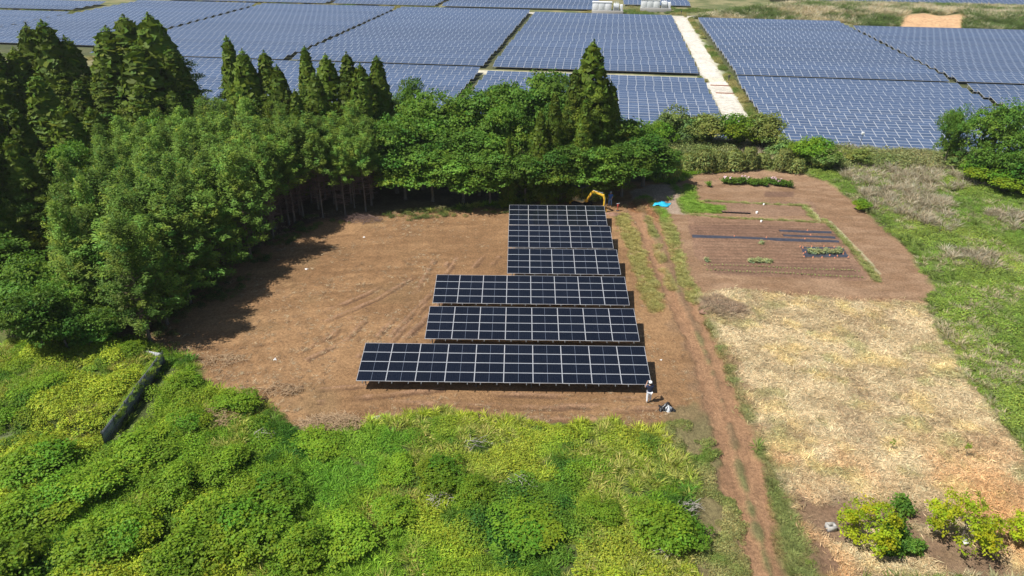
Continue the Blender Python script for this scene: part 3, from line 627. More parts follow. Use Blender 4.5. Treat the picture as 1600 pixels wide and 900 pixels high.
# ------------------------------------------------------------------ broadleaf trees
BRO = [lumpy_mesh(50+s, 4.0, 4.4, 6.2, 24, 420, .34, MAT['broad']) for s in range(4)]
BTR = [trunk_mesh(60+s, 9.5, .24, 7, 'bark_grey', .03, .9) for s in range(2)]
broad = [
    (640, 150, 86, 1.0, 'broadleaf tree right of the middle cedars, behind'), (690, 138, 86, 1.1, 'round topped broadleaf tree highest left of the centre'), (738, 142, 87, 1.0, 'broadleaf tree left of the gap with the dark opening'), (612, 185, 81, .95, 'broadleaf tree beside the plantation, middle level'), (655, 188, 82, 1.05, 'broadleaf tree in the middle of the leafy wall'),
    (705, 195, 81, 1.05, 'leafy tree below the round topped one'), (748, 205, 80, .9, 'leafy tree left of the dark opening'), (628, 228, 78.5, .9, 'front broadleaf tree beside the bare cypress trunks'), (672, 228, 78, .95, 'front broadleaf tree with branches hanging over the clearing'), (722, 232, 78, .95, 'front broadleaf tree overhanging the shaded back edge'),
    (792, 162, 83, .8, 'pale bluish green broadleaf tree right of the dark opening'), (800, 128, 92, 1.0, 'broadleaf tree rising behind the pale bluish one'), (850, 108, 93, 1.15, 'wide broadleaf tree left of the tall lone cedar'), (885, 112, 92, 1.0, 'broadleaf tree close behind the tall lone cedar'), (765, 235, 77.5, .7, 'small bright front tree left of the narrow cypress'),
    (822, 240, 78, .72, 'small front tree right of the narrow cypress'), (985, 180, 85, 1.0, 'dark broadleaf tree right of the tall lone cedar'), (1012, 215, 84.5, .95, 'dark broadleaf tree sloping down to the right of the tall lone cedar'), (978, 225, 81, .85, 'shaded tree above the blue clothed worker'), (880, 222, 79, .78, 'arching pale leaved tree behind the yellow digger'),
    (930, 222, 79.5, .85, 'leafy tree overhanging the yellow digger'), (640, 118, 92, .55, 'thin wispy tree standing before the farther panels'), (105, 222, 68, .6, 'broadleaf tree with sunlit branches among the dark left cedars'), (240, 176, 78, .6, 'sunlit broadleaf branchy tree at the foot of the big cedar group'),
    (-45, 370, 53, .9, 'broadleaf tree cut by the left edge, lower'), (50, 395, 50, .72, 'vine covered broadleaf tree above the fenced weeds'), (5, 440, 48, .65, 'lowest broadleaf tree on the left edge'), (35, 452, 44.5, .55, 'shaded leafy tree above the left edge of the weedy pen'), (80, 470, 45, .5, 'leafy tree overhanging the weedy pen'), (135, 480, 46, .45, 'low leafy tree right beside the sheet fence'), (95, 440, 47.5, .5, 'small leafy tree left of the sheet metal fence')]
for i, (px, py, Yd, ws_, lb) in enumerate(broad):
    x, h = tip(px, py, Yd); s = h/10.6
    tree('broadleaf_tree', (x, Yd, 0), i*2.1, (ws_, ws_, s), BRO[i % 4], BTR[i % 2], lb, 'tree', 'broadleaf trees around the clearing')
RT = lumpy_mesh(70, 5.0, 4.9, 5.0, 26, 620, .28, MAT['broad'])
for px, py, Yd, s, ws_, lb in ((1578, 158, 88, 10.2, .82, 'large round broadleaf tree at the right edge before the blue panels'), (1502, 168, 93, 10.2, .45, 'smaller dark tree left of the large round one at right'), (1640, 190, 84, 10.2, .8, 'broadleaf tree cut by the right edge behind the weeds')):
    x, h = tip(px, py, Yd); tree('broadleaf_tree', (x, Yd, 0), 1.3*px, (ws_, ws_, h/s), RT, BTR[0], lb, 'tree', 'broadleaf trees at the right edge')

# ------------------------------------------------------------------ shrubs
def shrub_mesh(seed, mat, per=420, leaf=.105, nl=13): return lumpy_mesh(seed, 1.0, .75, .72, nl, per, leaf, mat, .5, .8, 'foliage', .3)
SHR = [shrub_mesh(80+s, MAT['shrub']) for s in range(3)]; SHD = [shrub_mesh(90+s, MAT['dull']) for s in range(2)]
SHT = trunk_mesh(95, .9, .05, 5, 'bark_grey', .05, .9, (.1, .6), .5)
def shrub(px, py, r, hgt, me, label, group, cat='shrub'):
    x, y = P(px, py); t = empty('shrub', (x, y, float(gz(x, y)) if y < 105 else 0), px*.7, label, cat, group); t.scale = (r, r, hgt/1.5)
    put('stem', SHT, t); put('foliage', me, t)
bushes = [(1052, 226, 3.0, 4.8, 0, 'dull green bush before the blue panels, left of the road end'), (1095, 232, 3.0, 4.2, 1, 'rounded dull bush right of the tallest bush at the road end'), (1020, 235, 2.4, 3.6, 2, 'bush at the right foot of the dark trees'), (1150, 232, 3.0, 4.4, 2, 'bush standing across the end of the gravel road'), (1185, 236, 3.0, 4.6, 1, 'tall green bush right of the gravel road end'), (1212, 244, 2.2, 2.8, 0, 'low bush before the front panels right of the road'),
          (1262, 262, 2.6, 3.6, 2, 'dark glossy bush at the back right corner of the garden'), (1288, 268, 2.1, 2.6, 0, 'bush right of the dark glossy one at the garden corner'), (1335, 262, 1.8, 2.2, 1, 'low bush among the pampas right of the garden'), (1535, 292, 2.4, 2.8, 2, 'bush at the left foot of the large right edge tree'), (1580, 305, 2.6, 2.6, 2, 'bush below the large right edge tree'), (1500, 268, 1.8, 2.0, 1, 'low dull bush left of the right edge trees'), (1345, 330, .9, 1.2, 2, 'small dark bush at the edge of the garden and the right weeds')]
for px, py, r, h, v, lb in bushes: shrub(px, py, r, h, (SHR+SHD)[v+0 if v == 2 else 3+v], lb, 'bushes behind the garden')
hedge = [(1012, 268, 1.5, 3.4), (1046, 280, 1.5, 3.8), (1075, 268, 1.4, 3.2), (1098, 268, 1.5, 3.0), (1122, 267, 1.6, 3.1), (1146, 266, 1.6, 3.0), (1168, 265, 1.5, 2.9), (1190, 262, 1.2, 2.4), (1222, 268, 1.7, 3.1), (1242, 270, 1.3, 2.4)]
hl = ['under the dark trees at its left end', 'standing forward as a tall upright clump', 'right of the tall upright clump', 'second right of the tall upright clump', 'behind the left end of the flower row', 'behind the middle of the flower row', 'behind the right end of the flower row', 'low, beside the bare gap in the hedge', 'right of the bare gap in the hedge', 'next to the dark glossy bush']
def bamboo_mesh(seed):
    rng = np.random.default_rng(seed); n = 1500
    a = rng.uniform(0, 6.283, n); r = np.sqrt(rng.uniform(0, 1, n)); z = rng.uniform(.05, 1, n)**.8; rr = r*(1-.45*z**2)
    pts = np.stack([np.cos(a)*rr, np.sin(a)*rr, z*1.5], -1); T = np.stack([np.cos(a)*.5, np.sin(a)*.5, 0*a+1], -1)+rng.normal(0, .4, (n, 3))
    return fol_mesh('foliage', leafquads(pts, np.stack([np.cos(a), np.sin(a), 0*a+.5], -1), .26, .3, rng, T=T, jit=.5), var_tint(n, rng, .3, .12), MAT['hedge'])
BAM = [bamboo_mesh(1), bamboo_mesh(2)]
for i, ((px, py, r, h), lb) in enumerate(zip(hedge, hl)): shrub(px, py, r*(.8, 1.1, .9, 1.2)[i % 4], h*(.8, .95, .7, .88, .75)[i % 5], BAM[i % 2], 'bamboo grass clump in the garden hedge, '+lb, 'hedge behind the garden', 'hedge clump')
fore = [(1028, 838, 1.7, 1.7, 0, 'round bright shrub standing alone left of the dirt track near the bottom'), (375, 640, 1.3, 1.3, 1, 'dark green shrub at the brown brush on the clearing edge'), (690, 758, 1.3, 1.3, 2, 'dark leafy shrub in the middle of the foreground weeds'), (330, 835, 1.8, 1.7, 0, 'large leafy shrub in the lower left weeds'), (230, 720, 1.8, 1.6, 1, 'bright shrub mound below the fence corner'), (110, 790, 1.7, 1.6, 2, 'shrub mound in the lower left, beside the shaded gully'),
        (540, 850, 1.5, 1.3, 1, 'leafy shrub near the bottom edge left of centre'), (150, 870, 1.8, 1.8, 0, 'shrub in the bottom left corner area'), (40, 830, 1.8, 1.9, 1, 'shrub at the left edge near the bottom'), (430, 790, 1.6, 1.4, 2, 'dark shrub clump among bright weeds left of centre'), (285, 612, 1.2, 1.2, 0, 'shrub growing right of the fenced weeds'), (820, 830, 1.8, .9, 2, 'low wide dark green shrub patch near the bottom middle'), (1075, 850, 1.0, 1.0, 2, 'small dark shrub right of the round bright one'), (940, 810, 1.0, .9, 1, 'low shrub left of the round bright one'), (300, 670, 1.2, 1.2, 2, 'shrub beside the dry brush below the clearing'),
        (620, 815, 1.3, 1.1, 0, 'leafy shrub right of the bottom left thicket'), (500, 700, 1.4, .9, 1, 'low bright green mound below the brush pile'), (60, 745, 1.9, 2.0, 2, 'shrub rising at the near side of the shaded gully'), (165, 770, 1.6, 1.9, 0, 'tall shrub right of the shaded gully'), (270, 780, 1.5, 1.8, 1, 'rounded shrub among the lower left mounds'), (395, 850, 1.8, 2.0, 2, 'tall leafy shrub near the bottom left of centre'), (300, 890, 1.7, 2.0, 1, 'shrub at the bottom edge left of centre'), (475, 880, 1.5, 1.7, 0, 'shrub on the bottom edge beside a bright patch'),
        (210, 850, 1.5, 1.9, 2, 'dark sided shrub in the bottom left thicket'), (20, 900, 1.9, 2.2, 0, 'shrub in the very bottom left corner'), (350, 740, 1.4, 1.5, 1, 'shrub mound under the pale dry shrub'), (745, 780, 1.1, 1.1, 0, 'small shrub right of the middle dark one'), (620, 745, 1.1, 1.0, 1, 'low bright shrub left of the middle dark one'), (130, 545, 1.0, 1.2, 2, 'leafy shrub hiding the back fence, left'), (170, 553, .9, 1.0, 0, 'leafy shrub hiding the back fence, middle'), (212, 566, .9, .9, 1, 'leafy shrub hiding the back fence, right'), (80, 620, 1.2, 1.1, 1, 'low shrub in the weedy pen')]
for px, py, r, h, v, lb in fore: shrub(px, py, r, h*.82, SHR[v], lb, 'shrubs in the foreground weeds')

# ------------------------------------------------------------------ fruit trees at the bottom right
FRU = [lumpy_mesh(100+s, 1.75, 1.15, 1.3, 28, 150, .13, MAT['bright'], .27, .8, 'crown', .1, 1.0) for s in range(2)]
FTR = trunk_mesh(105, 1.9, .07, 9, 'bark_grey', .04, .9, (.2, .8), .5)
for i, (px, py, s, lb) in enumerate(((1352, 848, 1.0, 'yellow green fruit tree right of the concrete block'), (1497, 852, 1.12, 'wider yellow green fruit tree with a pale board under it'), (1612, 862, .9, 'yellow green fruit tree cut by the right edge'))):
    x, y = P(px, py); tree('fruit_tree', (x, y, 0), i*2.0, s, FRU[i % 2], FTR, lb, 'tree', 'yellow green fruit trees at the bottom right')
GB = lumpy_mesh(110, .55, .5, .45, 8, 110, .16, MAT['broad'], .5, .8, 'foliage', .2)
for px, py, s, lb in ((1385, 868, .9, 'round blue green low plant below the first fruit tree'), (1412, 865, .95, 'light green leafy plant between the fruit trees'), (1432, 862, .7, 'small green plant next to the wider fruit tree'), (1408, 800, 1.0, 'green herb behind the first fruit tree'), (1395, 838, 1.2, 'dark green plant in the shade of the first fruit tree')):
    x, y = P(px, py); t = empty('garden_plant', (x, y, 0), px, lb, 'plant', 'plants under the fruit trees'); t.scale = (s,)*3; put('foliage', GB, t); put('stem', SHT, t, scale=.5)
SAP = lumpy_mesh(112, .5, .5, .5, 7, 60, .10, MAT['shrub'], .4, .9, 'foliage', .1, 1.0)
for px, py, s, lb in ((1508, 715, .55, 'small dark green sapling alone in the straw field'), (1391, 703, .4, 'tiny sapling left of the dark one in the straw field')):
    x, y = P(px, py); t = empty('sapling', (x, y, 0), px, lb, 'sapling'); t.scale = (s*.7, s*.7, s*1.6); put('foliage', SAP, t, (0, 0, .45)); put('stem', SHT, t)

# ------------------------------------------------------------------ loose undergrowth: instanced clumps, one object per kind
SRC = bpy.data.collections.new('clump_sources')
def src(me):
    o = bpy.data.objects.new(me.name, me); return o
def herb_mesh(seed, n=70, leaf=.15, h=.5, r=.42):
    rng = np.random.default_rng(seed); a = rng.uniform(0, 6.283, n); rr = r*np.sqrt(rng.uniform(0, 1, n)); z = h*(1-(rr/r)**2*.6)*rng.uniform(.45, 1.05, n)
    pts = np.stack([np.cos(a)*rr, np.sin(a)*rr, z], -1)
    return fol_mesh('herb', leafquads(pts, np.stack([np.cos(a)*.5, np.sin(a)*.5, 0*a+1], -1), leaf, .62, rng, jit=.4), var_tint(n, rng, .28, .1), MAT['weed'])
def tuft_mesh(seed, n=34, h=.5, r=.16, wd=.10, spread=.6, mat='blade'):
    rng = np.random.default_rng(seed); a = rng.uniform(0, 6.283, n); rr = r*np.sqrt(rng.uniform(0, 1, n)); hh = h*rng.uniform(.5, 1.1, n)
    p0 = np.stack([np.cos(a)*rr, np.sin(a)*rr, 0*a-.03], -1); d = np.stack([np.cos(a)*spread, np.sin(a)*spread, 0*a+1], -1)+rng.normal(0, .22, (n, 3)); d = unit(d)
    side = unit(np.cross(d, np.array([0, 0, 1.0])+rng.normal(0, .3, (n, 3))))*wd*h*rng.uniform(.5, 1, (n, 1))
    m_ = p0+d*hh[:, None]*.55; e = p0+d*hh[:, None]+np.stack([np.cos(a), np.sin(a), 0*a-.6], -1)*hh[:, None]*.25
    v = np.stack([p0, m_+side*.5, e, m_-side*.5], 1).reshape(-1, 3)
    return fol_mesh('tuft', v, var_tint(n, rng, .25, .06), MAT[mat])
def litter_mesh(seed, n=14, r=.3, l=.32):
    rng = np.random.default_rng(seed); a = rng.uniform(0, 6.283, n); pts = np.concatenate([rng.normal(0, r*.6, (n, 2)), rng.uniform(.015, .09, (n, 1))], 1)
    T = np.stack([np.cos(a), np.sin(a), rng.normal(0, .25, n)], -1)
    return fol_mesh('litter', leafquads(pts, np.tile((0, 0, 1.0), (n, 1)), l, .10, rng, T=T, jit=.25), var_tint(n, rng, .3, .08), MAT['straw'])
def coll(name, meshes):
    c = bpy.data.collections.new(name)
    for m in meshes: c.objects.link(bpy.data.objects.new('%s_%02d' % (name, len(c.objects)), m))
    return c
def scatter(name, label, pts, scl, tint, var, col_):
    n = len(pts); me = bpy.data.meshes.new(name); me.vertices.add(n); me.vertices.foreach_set('co', np.asarray(pts, np.float32).ravel())
    A = me.attributes
    a = A.new('rot', 'FLOAT_VECTOR', 'POINT'); rot = np.zeros((n, 3), np.float32); rot[:, 2] = RNG.uniform(0, 6.283, n); rot[:, :2] = RNG.normal(0, .12, (n, 2)); a.data.foreach_set('vector', rot.ravel())
    a = A.new('scl', 'FLOAT_VECTOR', 'POINT'); s = np.asarray(scl, np.float32); s = np.repeat(s[:, None], 3, 1) if s.ndim == 1 else s; a.data.foreach_set('vector', s.astype(np.float32).ravel())
    a = A.new('itint', 'FLOAT_VECTOR', 'POINT'); a.data.foreach_set('vector', np.asarray(tint, np.float32).ravel())
    a = A.new('pick', 'INT', 'POINT'); a.data.foreach_set('value', np.asarray(var, np.int32))
    o = put(name, me); g = bpy.data.node_groups.new(name, 'GeometryNodeTree')
    g.interface.new_socket('Geometry', in_out='INPUT', socket_type='NodeSocketGeometry'); g.interface.new_socket('Geometry', in_out='OUTPUT', socket_type='NodeSocketGeometry')
    gi = g.nodes.new('NodeGroupInput'); go = g.nodes.new('NodeGroupOutput'); ip = g.nodes.new('GeometryNodeInstanceOnPoints'); ci = g.nodes.new('GeometryNodeCollectionInfo')
    ci.inputs['Collection'].default_value = col_; ci.inputs['Separate Children'].default_value = True; ci.inputs['Reset Children'].default_value = True
    def na(nm, ty):
        q = g.nodes.new('GeometryNodeInputNamedAttribute'); q.data_type = ty; q.inputs['Name'].default_value = nm; return q.outputs['Attribute']
    er = g.nodes.new('FunctionNodeEulerToRotation')
    L = g.links.new; L(gi.outputs[0], ip.inputs['Points']); L(ci.outputs[0], ip.inputs['Instance']); ip.inputs['Pick Instance'].default_value = True
    L(na('pick', 'INT'), ip.inputs['Instance Index']); L(na('rot', 'FLOAT_VECTOR'), er.inputs[0]); L(er.outputs[0], ip.inputs['Rotation']); L(na('scl', 'FLOAT_VECTOR'), ip.inputs['Scale']); L(ip.outputs[0], go.inputs[0])
    md = o.modifiers.new('scatter', 'NODES'); md.node_group = g
    return tag(o, label, None, None, 'stuff')
HERB = coll('herb_clump', [herb_mesh(s, 130, .105, .5, .45) for s in range(3)]+[herb_mesh(5+s, 300, .12, .85, .8) for s in range(2)])
TUFT = coll('grass_tuft', [tuft_mesh(s) for s in range(2)]+[tuft_mesh(7, 60, .22, .28, .16, .9)])
PAMP = coll('pampas_tuft', [tuft_mesh(s, 60, 1.3, .35, .05, .45) for s in (11, 12)])
LIT = coll('straw_bunch', [litter_mesh(s) for s in range(3)])
def inview(px, py, m=60): return (px > -m) & (px < 1600+m) & (py > -m) & (py < 900+m*1.5)
def points(n, x0, x1, y0, y1):
    return RNG.uniform(x0, x1, n), RNG.uniform(y0, y1, n)
def tintmix(a, b, t): return np.array(a)*(1-t[:, None])+np.array(b)*t[:, None]
# weeds left and in front, and the right bank
x, y = points(120000, -40, 70, 22, 104); w_ = samp(weed, x, y); px, py = W2P(x, y)
notwood = sd_poly(x, y, wood) < -.5; nogard = samp(ws, x, y) < .4
fen = sd_poly(x, y, PP([(262, 572), (285, 590), (235, 640), (195, 712), (150, 715), (165, 690), (200, 640)])) > -.2
keep = (w_ > .55) & ~(fen & (RNG.uniform(0, 1, len(x)) < .88)) & inview(px, py) & notwood & nogard & (RNG.uniform(0, 1, len(x)) < np.where(y < 50, 1.0, .62)); x, y, px, py = x[keep], y[keep], px[keep], py[keep]
hol = (fbm(x, y, 1.5, 231) > .30) | (px > 1150); x, y, px, py = x[hol], y[hol], px[hol], py[hol]
t1 = fbm(x, y, 5.0, 201); t2 = fbm(x, y, 1.7, 202); right = px > 1150
mixy = sstep(.36, .62, t1)
tint = tintmix((.145, .285, .022), (.36, .43, .038), mixy*.75+RNG.uniform(0, .25, len(x)))
def reg(poly, s_=.8): return sstep(-s_, s_, sd_poly(x, y, PP(poly))+(t2-.5)*4)[:, None]
yl = reg([(640, 672), (1040, 668), (1090, 720), (1110, 905), (880, 905), (700, 780), (560, 905), (500, 890), (620, 760)]); yl = yl*sstep(.30, .62, fbm(x, y, 2.2, 215))[:, None]; tint = tint*(1-.5*yl)+np.array((.38, .42, .06))*.42*yl
dg = reg([(760, 765), (880, 745), (905, 800), (890, 905), (770, 905), (740, 830)]); tint = tint*(1-.8*dg)+np.array((.075, .19, .022))*.8*dg
vg = reg([(470, 680), (600, 655), (650, 690), (600, 760), (500, 790), (440, 740)]); tint = tint*(1-.6*vg)+np.array((.12, .31, .03))*.6*vg
dk = sstep(.60, .70, fbm(x, y, 3.2, 203)); tint = tint*(1-.45*dk[:, None])*np.where(dk[:, None] > .5, np.array((.75, 1.0, 1.3)), 1)
tint[right] = tintmix((.155, .30, .042), (.32, .40, .08), np.clip(t1[right]*1.5-.25, 0, 1))
dry = (fbm(x, y, 2.6, 204)+.09*yl[:, 0] > .58) & ~right & (dg[:, 0] < .5) & (vg[:, 0] < .5)
big = (t2 > .54)
sc_ = RNG.uniform(.6, 1.25, len(x))*(.6+.75*t1)*(.35+.65*sstep(.45, .98, samp(weeds_s, x, y)))
var = np.where(big & (RNG.uniform(0, 1, len(x)) < .35), RNG.integers(3, 5, len(x)), RNG.integers(0, 3, len(x)))
dens = np.where(dry, .35, .9)*np.where(right, .62, 1.0); kk = RNG.uniform(0, 1, len(x)) < dens
z = gz(x, y)
scatter('weeds', 'dense leafy weeds covering the foreground and the right bank', np.stack([x, y, z-.06], -1)[kk], np.stack([sc_, sc_, sc_*np.where(right, .7, np.where(px > 470, .68, .95))], -1)[kk], tint[kk], var[kk], HERB)
xv, yv = points(14000, 4, 18, 24, 46); av = samp(lv, xv, yv)*sstep(.38, .6, fbm(xv, yv, 1.6, 220)); sx, sy = P(1041, 640); kv = (av > .3) & (np.hypot(xv-sx, yv-sy) > 1.5) & (RNG.uniform(0, 1, len(xv)) < .6); xv, yv = xv[kv], yv[kv]
scatter('verge_weeds', 'thin low weeds and dry grass between the weeds and the dirt track', np.stack([xv, yv, gz(xv, yv)-.03], -1), RNG.uniform(.35, .8, len(xv)), tintmix((.13, .22, .03), (.42, .36, .16), fbm(xv, yv, 1.5, 221)*1.6-.3), RNG.integers(0, 3, len(xv)), HERB)
# grasses among the weeds: bright, yellow and dead
g_ = dry | right; g_ = (g_ & (RNG.uniform(0, 1, len(x)) < np.where(dry, .8, .36))) | ((~right) & (RNG.uniform(0, 1, len(x)) < .30))
tg = tintmix((.30, .40, .05), (.56, .50, .17), RNG.uniform(0, 1, len(x))**1.5); rg = tintmix((.18, .25, .06), (.46, .40, .25), sstep(.38, .6, fbm(x, y, 4, 205))); tg[right] = rg[right]; gr = (~right) & (~dry); tg[gr] = tint[gr]*RNG.uniform(.9, 1.5, (gr.sum(), 1))*np.array((1.12, 1.05, 1.3))
scatter('wild_grass', 'yellowish wild grass tufts among the weeds', np.stack([x, y, z-.03], -1)[g_], RNG.uniform(.7, 1.5, g_.sum()), tg[g_], RNG.integers(0, 2, g_.sum()), TUFT)
# pampas on the right, the hedge tops and the far bank
x, y = points(6500, 14, 62, 62, 104); px, py = W2P(x, y); w_ = samp(weed, x, y)
pz = sd_poly(x, y, PP([(1280, 240), (1330, 236), (1400, 245), (1470, 262), (1440, 300), (1480, 360), (1380, 330), (1330, 280), (1300, 258), (1240, 252), (1160, 252), (1085, 255), (1070, 240), (1110, 226), (1200, 222)])) > -1
kp = (w_ > .5) & ((pz & (RNG.uniform(0, 1, len(x)) < np.where(px < 1280, .9, .7))) | ((fbm(x, y, 5, 206) > .68) & (px > 1380))); x, y = x[kp], y[kp]
scatter('pampas_grass', 'pale dry pampas grass on the bank right of the garden', np.stack([x, y, gz(x, y)-.05], -1), RNG.uniform(.55, 1.1, len(x)), tintmix((.34, .29, .20), (.50, .44, .33), RNG.uniform(0, 1, len(x))), RNG.integers(0, 2, len(x)), PAMP)
u = RNG.uniform(26, 175, 15000); v = RNG.uniform(229, 290, 15000); x = E1[0]*u+E2[0]*v; y = E1[1]*u+E2[1]*v
bk = sd_poly(x, y, [UV(26.5, 243.5), UV(72, 242.5), UV(73, 235), UV(170, 232), UV(200, 262), UV(130, 285), UV(60, 284), UV(38, 262)]); px, py = W2P(x, y)
og = sd_poly(x, y, PP([(1398, 50), (1412, 33), (1440, 31), (1465, 36), (1500, 31), (1507, 50)])) > 0
rd = d_line(x, y, [UV(24, 247), UV(34, 256), UV(50, 262), UV(90, 262), UV(130, 270)]) < 1.6
kp = (bk > 0) & ~og & ~rd & (px < 1680); x, y = x[kp], y[kp]; bz = sstep(0, 14, bk[kp])*2.2
tt = sstep(.4, .6, fbm(x, y, 7, 207)+.12*RNG.normal(0, 1, len(x)))
scatter('far_bank_grass', 'pale pampas and green scrub on the far bank behind the panels', np.stack([x, y, bz-.1], -1), RNG.uniform(.9, 1.9, len(x)), tintmix((.15, .22, .06), (.60, .53, .38), tt), RNG.integers(0, 2, len(x)), PAMP)
# rough growth along the near edge of the farm, road verges, patches between blocks
u = RNG.uniform(-60, 95, 9000); v = RNG.uniform(95, 104, 9000); x = E1[0]*u+E2[0]*v; y = E1[1]*u+E2[1]*v
kp = (y > 92) & ~((u > 19) & (u < 24)); x, y = x[kp], y[kp]
scatter('farm_edge_scrub', 'scrubby growth along the near edge of the solar farm', np.stack([x, y, 0*x], -1), RNG.uniform(.9, 2.0, len(x)), tintmix((.13, .21, .04), (.36, .34, .17), fbm(x, y, 5, 208)), RNG.integers(0, 5, len(x)), HERB)
def strip(n, u0, u1, v0, v1): return RNG.uniform(u0, u1, n), RNG.uniform(v0, v1, n)
us, vs = zip(strip(2600, 24.2, 25.6, 104, 246), strip(500, 18.7, 19.3, 104, 246), strip(900, -24, 20, 149, 150.4), strip(2500, -10, 36, 250, 271), strip(900, -150, -30, 149, 153), strip(3500, -250, -110, 214, 224), strip(1500, -150, -60, 248, 258), strip(1200, -20, 26, 245, 248))
u = np.concatenate(us); v = np.concatenate(vs); x = E1[0]*u+E2[0]*v; y = E1[1]*u+E2[1]*v
kp = fbm(x, y, 4, 209) > .42; x, y = x[kp], y[kp]
scatter('farm_verge_grass', 'green and straw coloured grass along the solar farm road', np.stack([x, y, 0*x], -1), RNG.uniform(.6, 1.3, len(x)), tintmix((.12, .19, .035), (.34, .30, .12), sstep(.35, .65, fbm(x, y, 6, 210))), RNG.integers(0, 3, len(x)), HERB)
# straw litter and short grass
x, y = points(60000, 8, 48, 24, 62); a_ = samp(ws, x, y); px, py = W2P(x, y); kp = (a_ > .6) & inview(px, py) & (samp(wb, x, y) < .6)
x, y = x[kp], y[kp]; c_ = samp(C, x, y)
scatter('straw_litter', 'loose dry straw lying on the mown field', np.stack([x, y, gz(x, y)], -1), RNG.uniform(.6, 1.4, len(x)), np.clip(c_*RNG.uniform(.9, 1.35, (len(x), 1)), 0, .8), RNG.integers(0, 3, len(x)), LIT)
x, y = points(90000, 5, 50, 24, 92); a_ = samp(grassw, x, y); kp = (a_ > .35) & (RNG.uniform(0, 1, len(x)) < .75); x, y = x[kp], y[kp]
scatter('short_grass', 'short grass blades on the track verge and garden balks', np.stack([x, y, gz(x, y)], -1), RNG.uniform(.5, 1.1, len(x)), np.clip(samp(C, x, y)*RNG.uniform(1.1, 1.7, (len(x), 1)), 0, .6), np.full(len(x), 2), TUFT)
# scraps of straw and roots on the bare soil, thin weeds at its edges
x, y = points(16000, -32, 14, 36, 76); a_ = (samp(zone, x, y) == 1); sd_ = sd_poly(x, y, clearing)
pr = np.where(x < -8, .5, .16)*sstep(.42, .62, fbm(x, y, 3, 211))+sstep(2.5, .2, sd_)*.5+.7*sstep(-1, 1, sd_poly(x, y, PP([(270, 550), (340, 545), (440, 590), (470, 660), (430, 665), (330, 615)])))*(fbm(x, y, 1.2, 222) > .42); kp = a_ & (RNG.uniform(0, 1, len(x)) < pr); x, y = x[kp], y[kp]
scatter('soil_litter', 'bits of root and straw scattered on the bare soil', np.stack([x, y, gz(x, y)], -1), RNG.uniform(.3, .9, len(x)), tintmix((.20, .12, .07), (.48, .38, .24), RNG.uniform(0, 1, len(x))), RNG.integers(0, 3, len(x)), LIT)
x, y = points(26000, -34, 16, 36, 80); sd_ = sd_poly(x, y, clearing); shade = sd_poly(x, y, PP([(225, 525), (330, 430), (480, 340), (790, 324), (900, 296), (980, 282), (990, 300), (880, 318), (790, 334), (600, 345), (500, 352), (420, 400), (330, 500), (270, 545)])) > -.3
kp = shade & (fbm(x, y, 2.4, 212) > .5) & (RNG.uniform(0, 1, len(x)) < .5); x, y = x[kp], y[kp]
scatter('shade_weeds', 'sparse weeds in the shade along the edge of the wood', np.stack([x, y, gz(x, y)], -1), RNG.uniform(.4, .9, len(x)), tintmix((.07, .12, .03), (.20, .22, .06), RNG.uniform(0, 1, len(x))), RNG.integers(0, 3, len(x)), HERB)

# ------------------------------------------------------------------ sheet metal fence round the overgrown pen
def fence_run(a, b, n, h, label):
    (x0, y0), (x1, y1) = a, b; L = math.hypot(x1-x0, y1-y0); t = empty('sheet_fence', (x0, y0, 0), math.atan2(y1-y0, x1-x0), label, 'fence', 'sheet metal fence round the weeds'); s = L/n
    bx = np.linspace(0, s*1.03, 25); prof = .025*np.sin(bx/s*2*math.pi*8)
    V = np.concatenate([np.stack([bx, prof+o, 0*bx+zz], -1) for o, zz in ((-.006, -.1), (-.006, h), (.006, h), (.006, -.1))]); m_ = len(bx)
    f = [(q*m_+i, q*m_+i+1, ((q+1) % 4)*m_+i+1, ((q+1) % 4)*m_+i) for q in range(4) for i in range(m_-1)]
    me = mesh_np('sheet', V, f, [MAT['fence']], smooth=False)
    for k in range(n): put('sheet', me, t, (k*s, .012*(k % 2), RNG.uniform(-.06, .06)), (RNG.uniform(-.03, .03), 0, 0))
    for k in range(n+1): MB().tube([(k*s, .07, -.2), (k*s, .07, h+.12)], .03, 6).obj('post', MAT['steel'], t)
    for zz in (.35*h, .85*h): MB().box((L/2, .045, zz), (L, .03, .04)).obj('rail', MAT['steel'], t)
fc = P(258, 572); fence_run(P(110, 545), fc, 7, 1.1, 'grey sheet metal fence at the back of the weedy pen below the plantation'); fence_run(fc, P(165, 700), 6, 1.25, 'grey sheet metal fence running towards the camera along the shaded gully')

fq = RNG.uniform(0, 1, 260); fa = np.array(fc); fb = np.array(P(165, 700)); fp_ = fa*(1-fq[:, None])+fb*fq[:, None]+RNG.normal(0, .12, (260, 2))+np.array((-.08, .02)); fk = fbm(fq*9, fq*0, 1.0, 230) > .45
scatter('fence_vines', 'leafy vines climbing over the sheet metal fence by the gully', np.concatenate([fp_, (gz(fp_[:, 0], fp_[:, 1])*.3+RNG.uniform(.75, 1.2, 260))[:, None]], 1)[fk], RNG.uniform(.3, .6, fk.sum()), tintmix((.14, .27, .03), (.30, .38, .05), RNG.uniform(0, 1, fk.sum())), RNG.integers(0, 3, fk.sum()), HERB)
